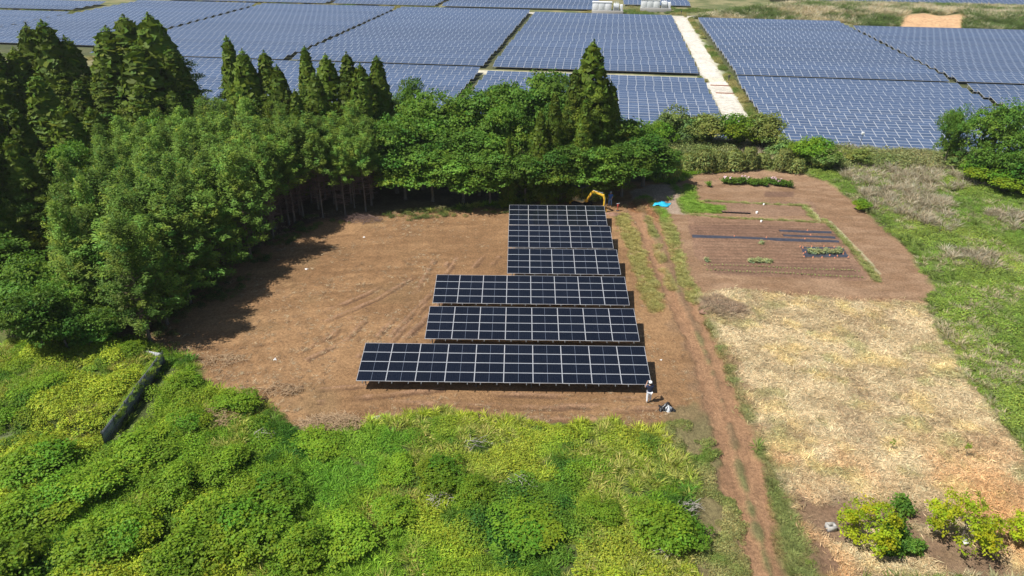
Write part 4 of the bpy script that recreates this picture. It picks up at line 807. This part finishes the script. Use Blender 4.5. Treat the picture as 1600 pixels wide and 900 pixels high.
# ------------------------------------------------------------------ power cabinets of the solar farm, plates across the road
def power_station(px, py, label):
    x, y = P(px, py); t = empty('power_station', (x, y, 0), RA, label, 'power station', 'white power stations of the solar farm')
    MB().box((0, 0, .55), (10.2, 3.4, 1.3)).obj('plinth', MAT['concrete'], t, .04)
    c = MB().box((-1.9, 0, 2.45), (6.2, 2.5, 2.45)).obj('container', MAT['white'], t, .04)
    MB().box((-1.9, -.0, 3.72), (6.5, 2.8, .10)).obj('roof', MAT['white'], c, .02)
    for k in range(3): MB().box((-3.9+k*2.0, -1.27, 2.4), (1.5, .05, 1.9)).obj('door', MAT['grey'] if k == 1 else MAT['white'], c, .01)
    tr = MB().box((2.75, 0, 2.2), (1.9, 1.8, 2.0)).obj('transformer', MAT['grey'], t, .05)
    for k in range(6): MB().box((2.0+k*.3, -1.0, 2.1), (.06, .3, 1.5)).obj('cooling_fin', MAT['grey'], tr)
    for k in range(3): MB().tube([(2.2+k*.5, 0, 3.2), (2.2+k*.5, 0, 3.9)], [.12, .07], 6).obj('bushing', MAT['white'], tr)
    MB().box((4.4, 0, 2.1), (.9, 1.5, 1.8)).obj('switch_cabinet', MAT['white'], t, .03)
power_station(949, 22, 'white power station container on a concrete plinth, left of the two'); power_station(1024, 18, 'white power station container on a concrete plinth, right of the two')
for px, py, lb in ((1128, 134, 'rusty steel plate strip across the gravel road, farther of two'), (1137, 146, 'rusty steel plate strip across the gravel road, nearer of two')):
    x, y = P(px, py); b = MB(); b.box((0, 0, .03), (4.4, .5, .06)); b.box((0, -.27, .05), (4.4, .04, .10)); b.box((0, .27, .05), (4.4, .04, .10))
    tag(b.obj('steel_plate', MAT['rust'], None, .01, loc=(x, y, 0), rot=(0, 0, RA)), lb, 'plate')
for px, py, lb in ((1138, 129, 'dark marker post beside the gravel road crossing'), (1064, 24, 'dark marker post at the far end of the gravel road')):
    x, y = P(px, py); t = empty('marker_post', (x, y, 0), 0, lb, 'post'); MB().tube([(0, 0, -.1), (0, 0, 1.4)], .09, 6).obj('pole', MAT['dark'], t); MB().box((0, -.1, 1.25), (.45, .05, .45)).obj('plate', MAT['dark'], t, .01)
x, y = P(1338, 240); t = empty('lamp_pole', (x, y-.5, 0), 0, 'thin pole with a white box before the front right panels', 'pole'); MB().tube([(0, 0, -.1), (0, 0, 3.0)], .04, 6).obj('pole', MAT['steel'], t); MB().box((0, 0, 3.1), (.35, .25, .35)).obj('box', MAT['white'], t, .02)

# ------------------------------------------------------------------ people
def skin_obj(name, pts, edges, root, mat, parent, lvl=2):
    me = bpy.data.meshes.new(name); me.from_pydata([p[:3] for p in pts], edges, []); me.materials.append(mat)
    o = put(name, me, parent); o.modifiers.new('skin', 'SKIN').use_smooth_shade = True
    for i, p in enumerate(pts): d = me.skin_vertices[0].data[i]; d.radius = (p[3], p[4] if len(p) > 4 else p[3]); d.use_root = (i == root)
    s = o.modifiers.new('subsurf', 'SUBSURF'); s.levels = lvl; s.render_levels = lvl
    return o
def person(loc, rz, label, armL, armR, top, legs, hat, hat_kind):
    """armX: elbow and wrist offsets; faces local +Y"""
    t = empty('person', loc, rz, label, 'person')
    pts = [(0, 0, .93, .155, .11), (0, .01, 1.12, .14, .10), (0, 0, 1.36, .17, .11), (0, 0, 1.46, .06), (0, .02, 1.56, .085, .095), (0, .03, 1.66, .09, .10), (0, .02, 1.72, .06)]
    edges = [(0, 1), (1, 2), (2, 3), (3, 4), (4, 5), (5, 6)]
    def chain(start, lst):
        p = start
        for q in lst: pts.append(q); edges.append((p, len(pts)-1)); p = len(pts)-1
        return p
    ends = []
    for s, (e, w) in ((-1, armL), (1, armR)):
        k_ = chain(2, [(s*.20, 0, 1.40, .06), (*e, .045), (*w, .030)]); ends.append((s, e, w, k_))
    for s, fwd in ((-1, -.06), (1, .10)):
        chain(0, [(s*.10, 0, .88, .095), (s*.12, fwd*.6+.02, .48, .062), (s*.13, fwd-.02, .09, .045), (s*.14, fwd+.13, .04, .035)])
    for s, e, w, k_ in ends:
        d = (Vector(w)-Vector(e)).normalized(); sd = d.cross(Vector((0, 1, .2))).normalized(); pw = Vector(w)+d*.07
        pi = chain(k_, [(*pw, .034, .018)])
        for j, ln in enumerate((.062, .072, .068, .052)):
            b0 = pw+sd*(j-1.5)*.019+d*.02; chain(pi, [(*b0, .010), (*(b0+d*ln*.6), .009), (*(b0+d*ln+Vector((0, .02, 0))), .007)])
        b0 = Vector(w)+d*.03-sd*.035; chain(k_, [(*b0, .011), (*(b0+d*.05-sd*.02), .008)])
    body = skin_obj('body', pts, edges, 0, MAT['skin'], t)
    fp = [(0, .135, 1.625, .016), (0, .115, 1.66, .010)]
    skin_obj('nose', fp, [(0, 1)], 0, MAT['skin'], t, 1)
    for s in (-1, 1): MB().box((s*.035, .118, 1.665), (.03, .012, .014)).obj('eye', MAT['hair'], t); MB().box((s*.095, .02, 1.64), (.02, .045, .06)).obj('ear', MAT['skin'], t, .008)
    MB().box((0, .117, 1.575), (.05, .012, .012)).obj('mouth', MAT['red'], t, .003)
    sp = [(0, 0, .84, .20, .15), (0, .01, 1.12, .185, .145), (0, 0, 1.36, .215, .155), (0, 0, 1.46, .10)]; se = [(0, 1), (1, 2), (2, 3)]
    for s, (e, w) in ((-1, armL), (1, armR)):
        i = len(sp); m_ = [(e[k]*.75+(s*.20, 0, 1.40)[k]*.25) for k in range(3)]; sp += [(s*.20, 0, 1.40, .10), (*m_, .075)]; se += [(2, i), (i, i+1)]
    skin_obj('shirt', sp, se, 0, top, t)
    lp = [(0, 0, .90, .165, .125)]; le = []
    for s, fwd in ((-1, -.06), (1, .10)):
        i = len(lp); lp += [(s*.10, 0, .85, .115), (s*.12, fwd*.6+.02, .48, .088), (s*.13, fwd-.02, .10, .075)]; le += [(0, i), (i, i+1), (i+1, i+2)]
        skin_obj('shoe', [(s*.13, fwd-.05, .05, .05), (s*.14, fwd+.14, .04, .042)], [(0, 1)], 0, MAT['shoe'], t, 1)
    skin_obj('trousers', lp, le, 0, legs, t)
    b = MB(); n = 16; prof = [(.122, 1.67), (.12, 1.72), (.10, 1.765), (.055, 1.792), (.005, 1.80)]
    V = [(math.cos(6.2832*i/n)*r_, math.sin(6.2832*i/n)*r_*1.12+.02, z_) for r_, z_ in prof for i in range(n)]
    b.add(V, [(j*n+i, j*n+(i+1) % n, (j+1)*n+(i+1) % n, (j+1)*n+i) for j in range(len(prof)-1) for i in range(n)])
    b.box((0, .20, 1.675), (.19, .13, .014), rx=-.15); b.obj(hat_kind, hat, t, smooth=True)
    b = MB(); V = [(math.cos(6.2832*i/n)*r_, math.sin(6.2832*i/n)*r_*1.05+.0, z_) for r_, z_ in ((.10, 1.57), (.108, 1.62), (.112, 1.67)) for i in range(n)]
    b.add(V, [(j*n+i, j*n+(i+1) % n, (j+1)*n+(i+1) % n, (j+1)*n+i) for j in range(2) for i in range(n//2, n)]); b.obj('hair', MAT['hair'], t, smooth=True)
    return t
x, y = P(1013, 629); person((x, y, float(gz(x, y))), .1, 'person in white helmet, navy shirt and pale trousers facing the front array with hands raised', ((-.30, .12, 1.20), (-.16, .30, 1.46)), ((.30, .12, 1.22), (.17, .30, 1.48)), MAT['navy'], MAT['trousers'], MAT['white'], 'helmet')
x, y = P(953, 322); person((x, y, float(gz(x, y))), 2.6, 'person in blue work clothes and grey cap behind the yellow digger arm', ((-.26, .05, 1.15), (-.22, .24, 1.0)), ((.26, .05, 1.15), (.22, .26, 1.02)), MAT['blue'], MAT['bluetrousers'], MAT['cap'], 'cap')

# ------------------------------------------------------------------ mini digger behind the rearmost array
x, y = P(909, 321); x2, y2 = P(953, 335)
t = empty('mini_excavator', (x, y, 0), math.atan2(y2-y, x2-x), 'yellow mini digger with bent arm reaching right behind the rearmost array', 'excavator')
for s in (-.62, .62):
    b = MB(); n = 24; pr = []
    for i in range(n):
        a = 6.2832*i/n; pr.append((math.cos(a)*.25+(.72 if math.cos(a) > 0 else -.72), math.sin(a)*.25+.25))
    V = [(px_, s+o, pz_) for o in (-.16, .16) for px_, pz_ in pr]+[(px_*.88, s+o, (pz_-.25)*.7+.25) for o in (-.16, .16) for px_, pz_ in pr]
    b.add(V, [(i, (i+1) % n, n+(i+1) % n, n+i) for i in range(n)]+[(i, 2*n+i, 2*n+(i+1) % n, (i+1) % n) for i in range(n)]+[(n+i, n+(i+1) % n, 3*n+(i+1) % n, 3*n+i) for i in range(n)])
    tk = b.obj('track', MAT['black'], t); MB().box((0, s, .25), (1.3, .24, .24)).obj('track_frame', MAT['dark'], tk, .02)
    for q in (-.72, 0, .72): MB().tube([(q, s-.13, .25), (q, s+.13, .25)], .15, 8).obj('wheel', MAT['dark'], tk)
MB().tube([(0, 0, .4), (0, 0, .6)], .42, 8).obj('turntable', MAT['dark'], t)
bd = MB().box((-.25, 0, .72), (1.5, 1.3, .25)).box((-.62, 0, 1.05), (.75, 1.3, .5), taper=.88).obj('body', MAT['cream'], t, .05)
MB().box((-.92, 0, 1.0), (.12, 1.2, .45)).obj('counterweight', MAT['cream'], bd, .04)
MB().box((-.1, .05, 1.02), (.45, .5, .12)).box((-.3, .05, 1.3), (.12, .5, .55)).obj('seat', MAT['black'], t, .04)
for sx, sy in ((-.75, -.55), (-.75, .55), (.35, -.55), (.35, .55)): MB().tube([(sx, sy, .8), (sx, sy, 2.35)], .03, 6).obj('canopy_post', MAT['dark'], t)
MB().box((-.2, 0, 2.38), (1.35, 1.3, .07)).obj('canopy', MAT['dark'], t, .03)
for s in (-.22, .22): MB().tube([(.3, s, .8), (.34, s, 1.25)], .018, 6).obj('lever', MAT['black'], t)
MB().box((.62, 0, .8), (.35, .35, .35)).obj('swing_post', MAT['yellow'], t, .03)
def limb(pts, w, hs, name, mat):
    b = MB()
    for (a, c), h in zip(zip(pts[:-1], pts[1:]), hs):
        dx, dz = c[0]-a[0], c[1]-a[1]; l = math.hypot(dx, dz)
        b.box(((a[0]+c[0])/2, 0, (a[1]+c[1])/2), (l+h*.55, w, h), ry=-math.atan2(dz, dx))
    return b.obj(name, MAT[mat], t, .025)
bm_ = limb([(.7, .85), (1.35, 1.95), (1.65, 2.15), (2.95, 2.0)], .19, (.24, .28, .24), 'boom', 'yellow')
MB().tube([(.85, 0, .8), (1.45, 0, 1.75)], .05, 6).obj('cylinder', MAT['dark'], bm_); MB().tube([(1.5, 0, 2.26), (2.9, 0, 2.25)], .05, 6).obj('cylinder', MAT['steel'], bm_)
ar = limb([(2.95, 2.1), (3.15, 1.5), (3.12, .55)], .16, (.22, .18), 'arm', 'yellow'); MB().tube([(3.27, 0, 1.8), (3.25, 0, .8)], .04, 6).obj('cylinder', MAT['steel'], ar)
b = MB(); pr = [(3.35, .62), (3.0, .5), (2.82, .25), (2.92, .02), (3.18, -.06), (3.4, .05)]
for s in (-.2, .2): b.add([(p[0], s+o, p[1]) for o in (-.01, .01) for p in pr], [(0, 1, 2, 3), (0, 3, 4, 5), (9, 8, 7, 6), (11, 10, 9, 6)])
V = [(p[0], o, p[1]) for o in (-.2, .2) for p in pr]; b.add(V, [(i, i+1, 7+i, 6+i) for i in range(1, 5)]); bk_ = b.obj('bucket', MAT['yellow'], t)
for k in range(3): MB().box((3.44, -.14+k*.14, .07), (.12, .05, .03)).obj('tooth', MAT['steel'], bk_)
bl = MB().box((-1.25, 0, .25), (.08, 1.5, .35)).obj('blade', MAT['yellow'], t, .02)
x, y = P(965, 330); t = empty('tamper', (x, y, 0), .5, 'red handled rammer standing beside the digger bucket', 'tool')
MB().tube([(0, 0, .1), (0, 0, .85)], .05, 6).obj('shaft', MAT['red'], t); MB().box((0, 0, .06), (.3, .24, .12)).obj('foot', MAT['dark'], t, .02); MB().tube([(-.22, 0, .95), (.22, 0, .95)], .025, 6).obj('handle', MAT['white'], t); MB().box((0, 0, .7), (.2, .18, .3)).obj('engine', MAT['red'], t, .03)
def heap_obj(name, loc, rx, ry, h, mat, label, cat, seed, rough_=.25):
    rng = np.random.default_rng(seed); n, m_ = 22, 9; V = []
    for j in range(m_):
        q = j/(m_-1); 
        for i in range(n):
            a = 6.2832*i/n; r_ = (1-q)*(1+rough_*math.sin(3*a+seed)+rng.normal(0, rough_*.35)); V.append((math.cos(a)*rx*r_, math.sin(a)*ry*r_, h*(q**.8)*(1+rng.normal(0, rough_*.25))-.03*(j == 0)))
    f = [(j*n+i, j*n+(i+1) % n, (j+1)*n+(i+1) % n, (j+1)*n+i) for j in range(m_-1) for i in range(n)]
    o = put(name, mesh_np(name, V, f, [mat], smooth=False), None, loc, (0, 0, seed)); return tag(o, label, cat) if label else o
x, y = P(958, 336); heap_obj('soil_heap', (x, y, 0), 1.1, .5, .35, MAT['earth'], 'small heap of dug soil under the digger bucket', 'soil heap', 3)
# crumpled sheets near the person
x, y = P(1041, 640); t = empty('crumpled_sheet_pile', (x, y, float(gz(x, y))), 0, 'crumpled black and pale grey plastic sheets lying on the soil below the person', 'plastic pile')
for dx, dy, rx, ry, h, mt, sd in ((.05, .1, .45, .3, .55, 'pvc', 4), (-.35, -.02, .35, .2, .25, 'pvc', 5), (.12, -.12, .28, .2, .42, 'paleplastic', 6), (.38, -.1, .25, .2, .25, 'pvc', 8)):
    o = heap_obj('sheet', (dx, dy, 0), rx, ry, h, MAT[mt], None, None, sd, .4); o.parent = t
# blue tarp
x, y = P(1034, 321); g = 14; V = []; rng = np.random.default_rng(5)
for j in range(g):
    for i in range(g):
        a, c = i/(g-1)-.5, j/(g-1)-.5; V.append((a*1.75+c*.35, c*1.35, .10+.75*max(0, .5-abs(a+.1)-abs(c)*.5)+.06*math.sin(9*a+4*c)+rng.normal(0, .02)))
f = [(j*g+i, j*g+i+1, (j+1)*g+i+1, (j+1)*g+i) for j in range(g-1) for i in range(g-1)]
o = put('blue_tarp', mesh_np('blue_tarp', V, f, [MAT['tarp']]), None, (x, y, float(gz(x, y))), (0, 0, -.2)); sm = o.modifiers.new('solid', 'SOLIDIFY'); sm.thickness = .02
tag(o, 'bright turquoise blue tarp spread over a low pile beside the grass', 'tarp')

# ------------------------------------------------------------------ garden things
def film_strip(a, b, wd, label):
    (x0, y0), (x1, y1) = a, b; L = math.hypot(x1-x0, y1-y0); n = max(6, int(L/.5)); V = []; rng = np.random.default_rng(int(L*10)); pr = [(-.5, .0), (-.38, .10), (-.12, .15), (.12, .15), (.38, .10), (.5, .0)]
    for i in range(n+1):
        for w_, z_ in pr: V.append((L*i/n, w_*wd*(1+rng.normal(0, .02)), z_+rng.normal(0, .008)+.03))
    m_ = len(pr); f = [(i*m_+k, (i+1)*m_+k, (i+1)*m_+k+1, i*m_+k+1) for i in range(n) for k in range(m_-1)]
    o = put('mulch_strip', mesh_np('mulch_strip', V, f, [MAT['film']], smooth=True), None, (x0, y0, .02), (0, 0, math.atan2(y1-y0, x1-x0))); return tag(o, label, 'mulch film', 'black mulch films in the garden')
film_strip(P(1081, 370), P(1310, 379), .62, 'longest black mulch film strip crossing the garden'); film_strip(P(1217, 362), P(1298, 364.5), .5, 'short black mulch film strip, rear of the two at right'); film_strip(P(1223, 369.5), P(1304, 372.5), .5, 'short black mulch film strip, between the rear and the longest')
q = [P(1251, 387), P(1316, 388), P(1327, 405), P(1256, 404)]; V = []; g = 12; rng = np.random.default_rng(9)
for j in range(g):
    for i in range(g):
        a, c = i/(g-1), j/(g-1); e = [(q[0][k]*(1-a)+q[1][k]*a)*(1-c)+(q[3][k]*(1-a)+q[2][k]*a)*c for k in (0, 1)]; V.append((e[0], e[1], .10+.04*math.sin(c*19)+rng.normal(0, .008)))
cx, cy = sum(p[0] for p in q)/4, sum(p[1] for p in q)/4; V = [(a-cx, b_-cy, c) for a, b_, c in V]
o = put('mulch_sheet', mesh_np('mulch_sheet', V, [(j*g+i, (j+1)*g+i, (j+1)*g+i+1, j*g+i+1) for j in range(g-1) for i in range(g-1)], [MAT['film']], smooth=True), None, (cx, cy, .02)); tag(o, 'square black mulch sheet with pale plants in the middle', 'mulch film', 'black mulch films in the garden')
pegM = MB().tube([(0, 0, .02), (0, 0, .08)], [.085, .065], 8).box((0, 0, .11), (.07, .07, .06)).mesh('film_peg', [MAT['clip']])
pegs = [(1147, 372, 'on the left of the longest mulch strip'), (1197, 374, 'in the middle of the longest mulch strip'), (1257, 376, 'on the right of the longest mulch strip'), (1261, 363, 'on the rear short mulch strip'), (1266, 370, 'on the middle short mulch strip')]
edge = [(1250, 387), (1254, 389), (1268, 387), (1287, 387), (1303, 388), (1316, 389), (1318, 396), (1258, 396), (1256, 403), (1270, 404), (1284, 404), (1304, 405), (1325, 404), (1262, 393), (1317, 399), (1308, 402), (1296, 401), (1306, 393), (1255, 398)]
for px, py, lb in pegs: x, y = P(px, py); tag(put('film_peg', pegM, None, (x, y, .18)), 'orange peg '+lb, 'peg', 'orange pegs holding the mulch films')
for px, py in edge: x, y = P(px, py); tag(put('film_peg', pegM, None, (x, y, .11)), 'orange peg holding down the square black mulch sheet', 'peg', 'orange pegs on the square mulch sheet')
SMALL = lumpy_mesh(120, .32, .2, .16, 5, 50, .09, MAT['pale'], .55, .8, 'foliage', .3); SMALLG = lumpy_mesh(121, .42, .4, .38, 6, 70, .13, MAT['broad'], .5, .9, 'foliage', .3)
def small_plant(px, py, me, s, label, group, nm='seedling', cat='plant', zz=0):
    x, y = P(px, py); o = put(nm, me, None, (x, y, zz+float(gz(x, y))), (0, 0, px*1.3), s); return tag(o, label, cat, group)
for k in range(13): small_plant(1265+k*3.9+RNG.uniform(-1, 1), 396+RNG.uniform(-2, 2)+k*.1, SMALL, RNG.uniform(.8, 1.25), 'pale leafy vegetable plant on the square black mulch sheet', 'vegetables on the mulch sheet', zz=.06)
for k in range(10): small_plant(1172+k*3.6+RNG.uniform(-1, 1), 411+RNG.uniform(-1.5, 1.5), SMALL, RNG.uniform(.7, 1.1), 'grey green low plant in the short bed above the seedling rows', 'grey green plants above the seedling rows')
small_plant(1104, 409, SMALL, 1.0, 'grey green plant at the left end above the seedling rows', None); small_plant(1190, 382, SMALL, 1.0, 'dark low weed tuft below the longest mulch strip', None); small_plant(1107, 292, SMALLG, .9, 'small yellowish plant left of the flower row', None)
sdl = tuft_mesh(33, 7, .2, .05, .18, .5); 
SEED = fol_mesh('seedling', leafquads(RNG.normal(0, .05, (9, 3))+np.array((0, 0, .1)), np.tile((0, 0, 1.0), (9, 1)), .14, .6, np.random.default_rng(3)), np.tile((1.8, 1.5, 2.4), (9, 1)), MAT['dull'])
for r, (a, b, n) in enumerate((((1101, 415), (1342, 425), 44), ((1105, 423), (1347, 435), 44))):
    for k in range(n):
        q_ = k/(n-1); small_plant(a[0]*(1-q_)+b[0]*q_, a[1]*(1-q_)+b[1]*q_, SEED, RNG.uniform(.8, 1.2), 'tiny pale seedling in the %s of the two planted rows' % ('rear' if r == 0 else 'front'), 'seedlings in the %s row' % ('rear' if r == 0 else 'front'))
blossom = fol_mesh('blossom', leafquads(sph(14, np.random.default_rng(4))*.10+np.array((0, 0, 1.15)), sph(14, np.random.default_rng(5)), .19, .9, np.random.default_rng(6)), np.ones((14, 3)), MAT['pink'])
fl = [(1132, 287, 1), (1139, 288, 1), (1146, 289, 0), (1156, 288, 0), (1162, 287, 1), (1169, 288, 1), (1175, 290, 0), (1181, 290, 0), (1188, 290, 0), (1194, 291, 0), (1200, 287, 1), (1206, 288, 1), (1212, 290, 1), (1218, 291, 1), (1224, 292, 0), (1232, 293, 0)]
for i, (px, py, f_) in enumerate(fl):
    x, y = P(px, py); t = empty('flower_plant', (x, y, 0), px, ('pink flowering plant in the row at the back of the garden' if f_ else 'green plant without flowers in the row at the back of the garden'), 'flower plant', 'row of pink flowering plants' if f_ else 'green plants of the flower row'); t.scale = (1.15,)*3
    put('foliage', SMALLG, t)
    if f_:
        for q_ in range(3): put('blossom', blossom, t, (RNG.uniform(-.3, .3), RNG.uniform(-.25, .2), RNG.uniform(-.15, .05)), scale=.7)
potM = MB().tube([(0, 0, 0), (0, 0, .2)], [.17, .22], 8).mesh('pot', [MAT['pot']]); soilM = MB().tube([(0, 0, .17), (0, 0, .205)], .18, 8).mesh('potting_soil', [MAT['earth']])
for k in range(9):
    x, y = P(1130+k*4.9, 332.5+k*.22); t = empty('plant_pot', (x, y, .02), 0, 'black plant pot standing in the short row beside the lawn', 'pot', 'black plant pots in a row'); put('pot', potM, t); put('potting_soil', soilM, t)
for px, py, s, lb in ((1193, 321, .10, 'white bucket standing on the middle garden plot'), (1182, 334, .13, 'pale plastic crate at the right end of the pot row'), (1189, 347.5, .11, 'white bucket at the edge of the front garden plot')):
    x, y = P(px, py); t = empty('bucket', (x, y, .03), 0, lb, 'bucket'); n = 16
    b = MB(); pr = [(s*.8, 0), (s, s*2), (s*.92, s*2), (s*.75, .03)]; V = [(math.cos(6.2832*i/n)*r_, math.sin(6.2832*i/n)*r_, z_) for r_, z_ in pr for i in range(n)]
    b.add(V, [(j*n+i, j*n+(i+1) % n, (j+1)*n+(i+1) % n, (j+1)*n+i) for j in range(3) for i in range(n)]); b.obj('shell', MAT['bucket'], t, smooth=True)
    MB().tube([(math.cos(q_*.5236)*s, 0, s*2+math.sin(q_*.5236)*s*.5) for q_ in range(7)], .012, 4).obj('handle', MAT['steel'], t)
# concrete block, board, white scraps, brush piles
x, y = P(1297, 828); t = empty('concrete_block', (x, y, .0), .12, 'hollow concrete block standing on bare soil left of the fruit trees', 'block'); b = MB()
for c, d in (((0, -.16, .2), (.52, .08, .4)), ((0, .16, .2), (.52, .08, .4)), ((-.21, 0, .2), (.1, .24, .398)), ((.21, 0, .2), (.1, .24, .398))): b.box(c, d)
b.obj('shell', MAT['concrete'], t); MB().box((0, 0, .06), (.32, .24, .1)).obj('core', MAT['concrete'], t)
x, y = P(1502, 848); tag(MB().box((0, 0, 0), (.42, .3, .03)).obj('board', MAT['bucket'], None, .005, loc=(x, y-.2, .35), rot=(.5, .2, .4)), 'pale board leaning under the wider fruit tree', 'board')
def brush(px, py, rx, ry, h, n, mat, label, seed, L=1.1):
    rng = random.Random(seed); x, y = P(px, py); b = MB()
    for k in range(n):
        a = rng.uniform(0, 6.28); q = math.sqrt(rng.random()); cx, cy = math.cos(a)*rx*q, math.sin(a)*ry*q; z0 = h*(1-q*q)*rng.uniform(.1, 1)+.04; l = L*rng.uniform(.4, 1); a2 = rng.gauss(.3, .8); dz = rng.gauss(0, .14)
        b.tube([(cx-math.cos(a2)*l/2, cy-math.sin(a2)*l/2, z0-dz), (cx, cy, z0+rng.uniform(0, .08)), (cx+math.cos(a2)*l/2, cy+math.sin(a2)*l/2, z0+dz)], [.016, .014, .008], 4)
    tag(b.obj('brush_pile', MAT[mat], None, 0, loc=(x, y, float(gz(x, y)))), label, 'brush pile')
for px_, py_, sd_, lb_ in ((815, 765, 11, 'bare grey stalks sticking out of the dark green patch'), (745, 700, 12, 'grey dead twigs among the yellow weeds right of the middle'), (1075, 805, 13, 'grey dead stalks right of the round bright shrub'), (1035, 872, 14, 'grey dead stalks below the round bright shrub'), (690, 790, 15, 'grey dead twigs below the middle dark shrub'), (415, 690, 16, 'grey dead twigs below the dark shrub at the brown brush')): brush(px_, py_, .9, .5, .8, 32, 'greytwig', lb_, sd_, .8)
brush(520, 668, 2.3, 1.0, .75, 420, 'stem', 'tangled pile of pale dry stalks between the clearing and the weeds', 1, 1.5); brush(565, 345, 2.3, .9, .6, 260, 'twig', 'heap of brown twigs at the back edge of the clearing', 2, 1.2); brush(330, 660, 2.0, 1.2, .5, 260, 'stem', 'flattened dry stalks right of the fence corner', 3, 1.3); brush(440, 612, 1.6, .6, .3, 130, 'stem', 'thin dry stalks on the left edge of the clearing', 4, 1.0); brush(350, 565, 1.8, .9, .25, 120, 'stem', 'scattered pale stalks below the shaded corner of the clearing', 6, .9)
for px, py, s, lb in ((479, 421, .14, 'white scrap on the soil near the left shadow edge'), (430, 562, .14, 'white scrap on the soil at the left of the clearing'), (588, 654, .22, 'grey white plastic scrap at the edge of the foreground weeds'), (1033, 563, .08, 'small pale scrap right of the front array'), (569, 371, .13, 'tiny white scrap at the back of the clearing')):
    x, y = P(px, py); heap_obj('scrap', (x, y, float(gz(x, y))), s*1.2, s*.8, s*.7, MAT['bucket'], lb, 'scrap', int(px) % 17, .4)
x, y = P(1106, 487); heap_obj('soil_heap', (x, y, .1), 1.0, .5, .3, MAT['earth'], 'grey brown soil heap at the corner of the track and the straw field', 'soil heap', 7)

# ------------------------------------------------------------------ thin summer haze between the camera and the far panels
hm = bpy.data.materials.new('haze'); hm.use_nodes = True; ht = hm.node_tree; ht.nodes.remove(ht.nodes['Principled BSDF'])
pv = ht.nodes.new('ShaderNodeVolumePrincipled'); pv.inputs['Density'].default_value = .00014; pv.inputs['Color'].default_value = (.93, .96, 1, 1); pv.inputs['Anisotropy'].default_value = .2
ht.links.new(pv.outputs[0], ht.nodes['Material Output'].inputs['Volume'])
tag(put('haze', MB().box((0, 180, 16.3), (1300, 620, 36)).mesh('haze', [hm])), 'thin pale haze over the far solar farm', None, None, 'stuff')
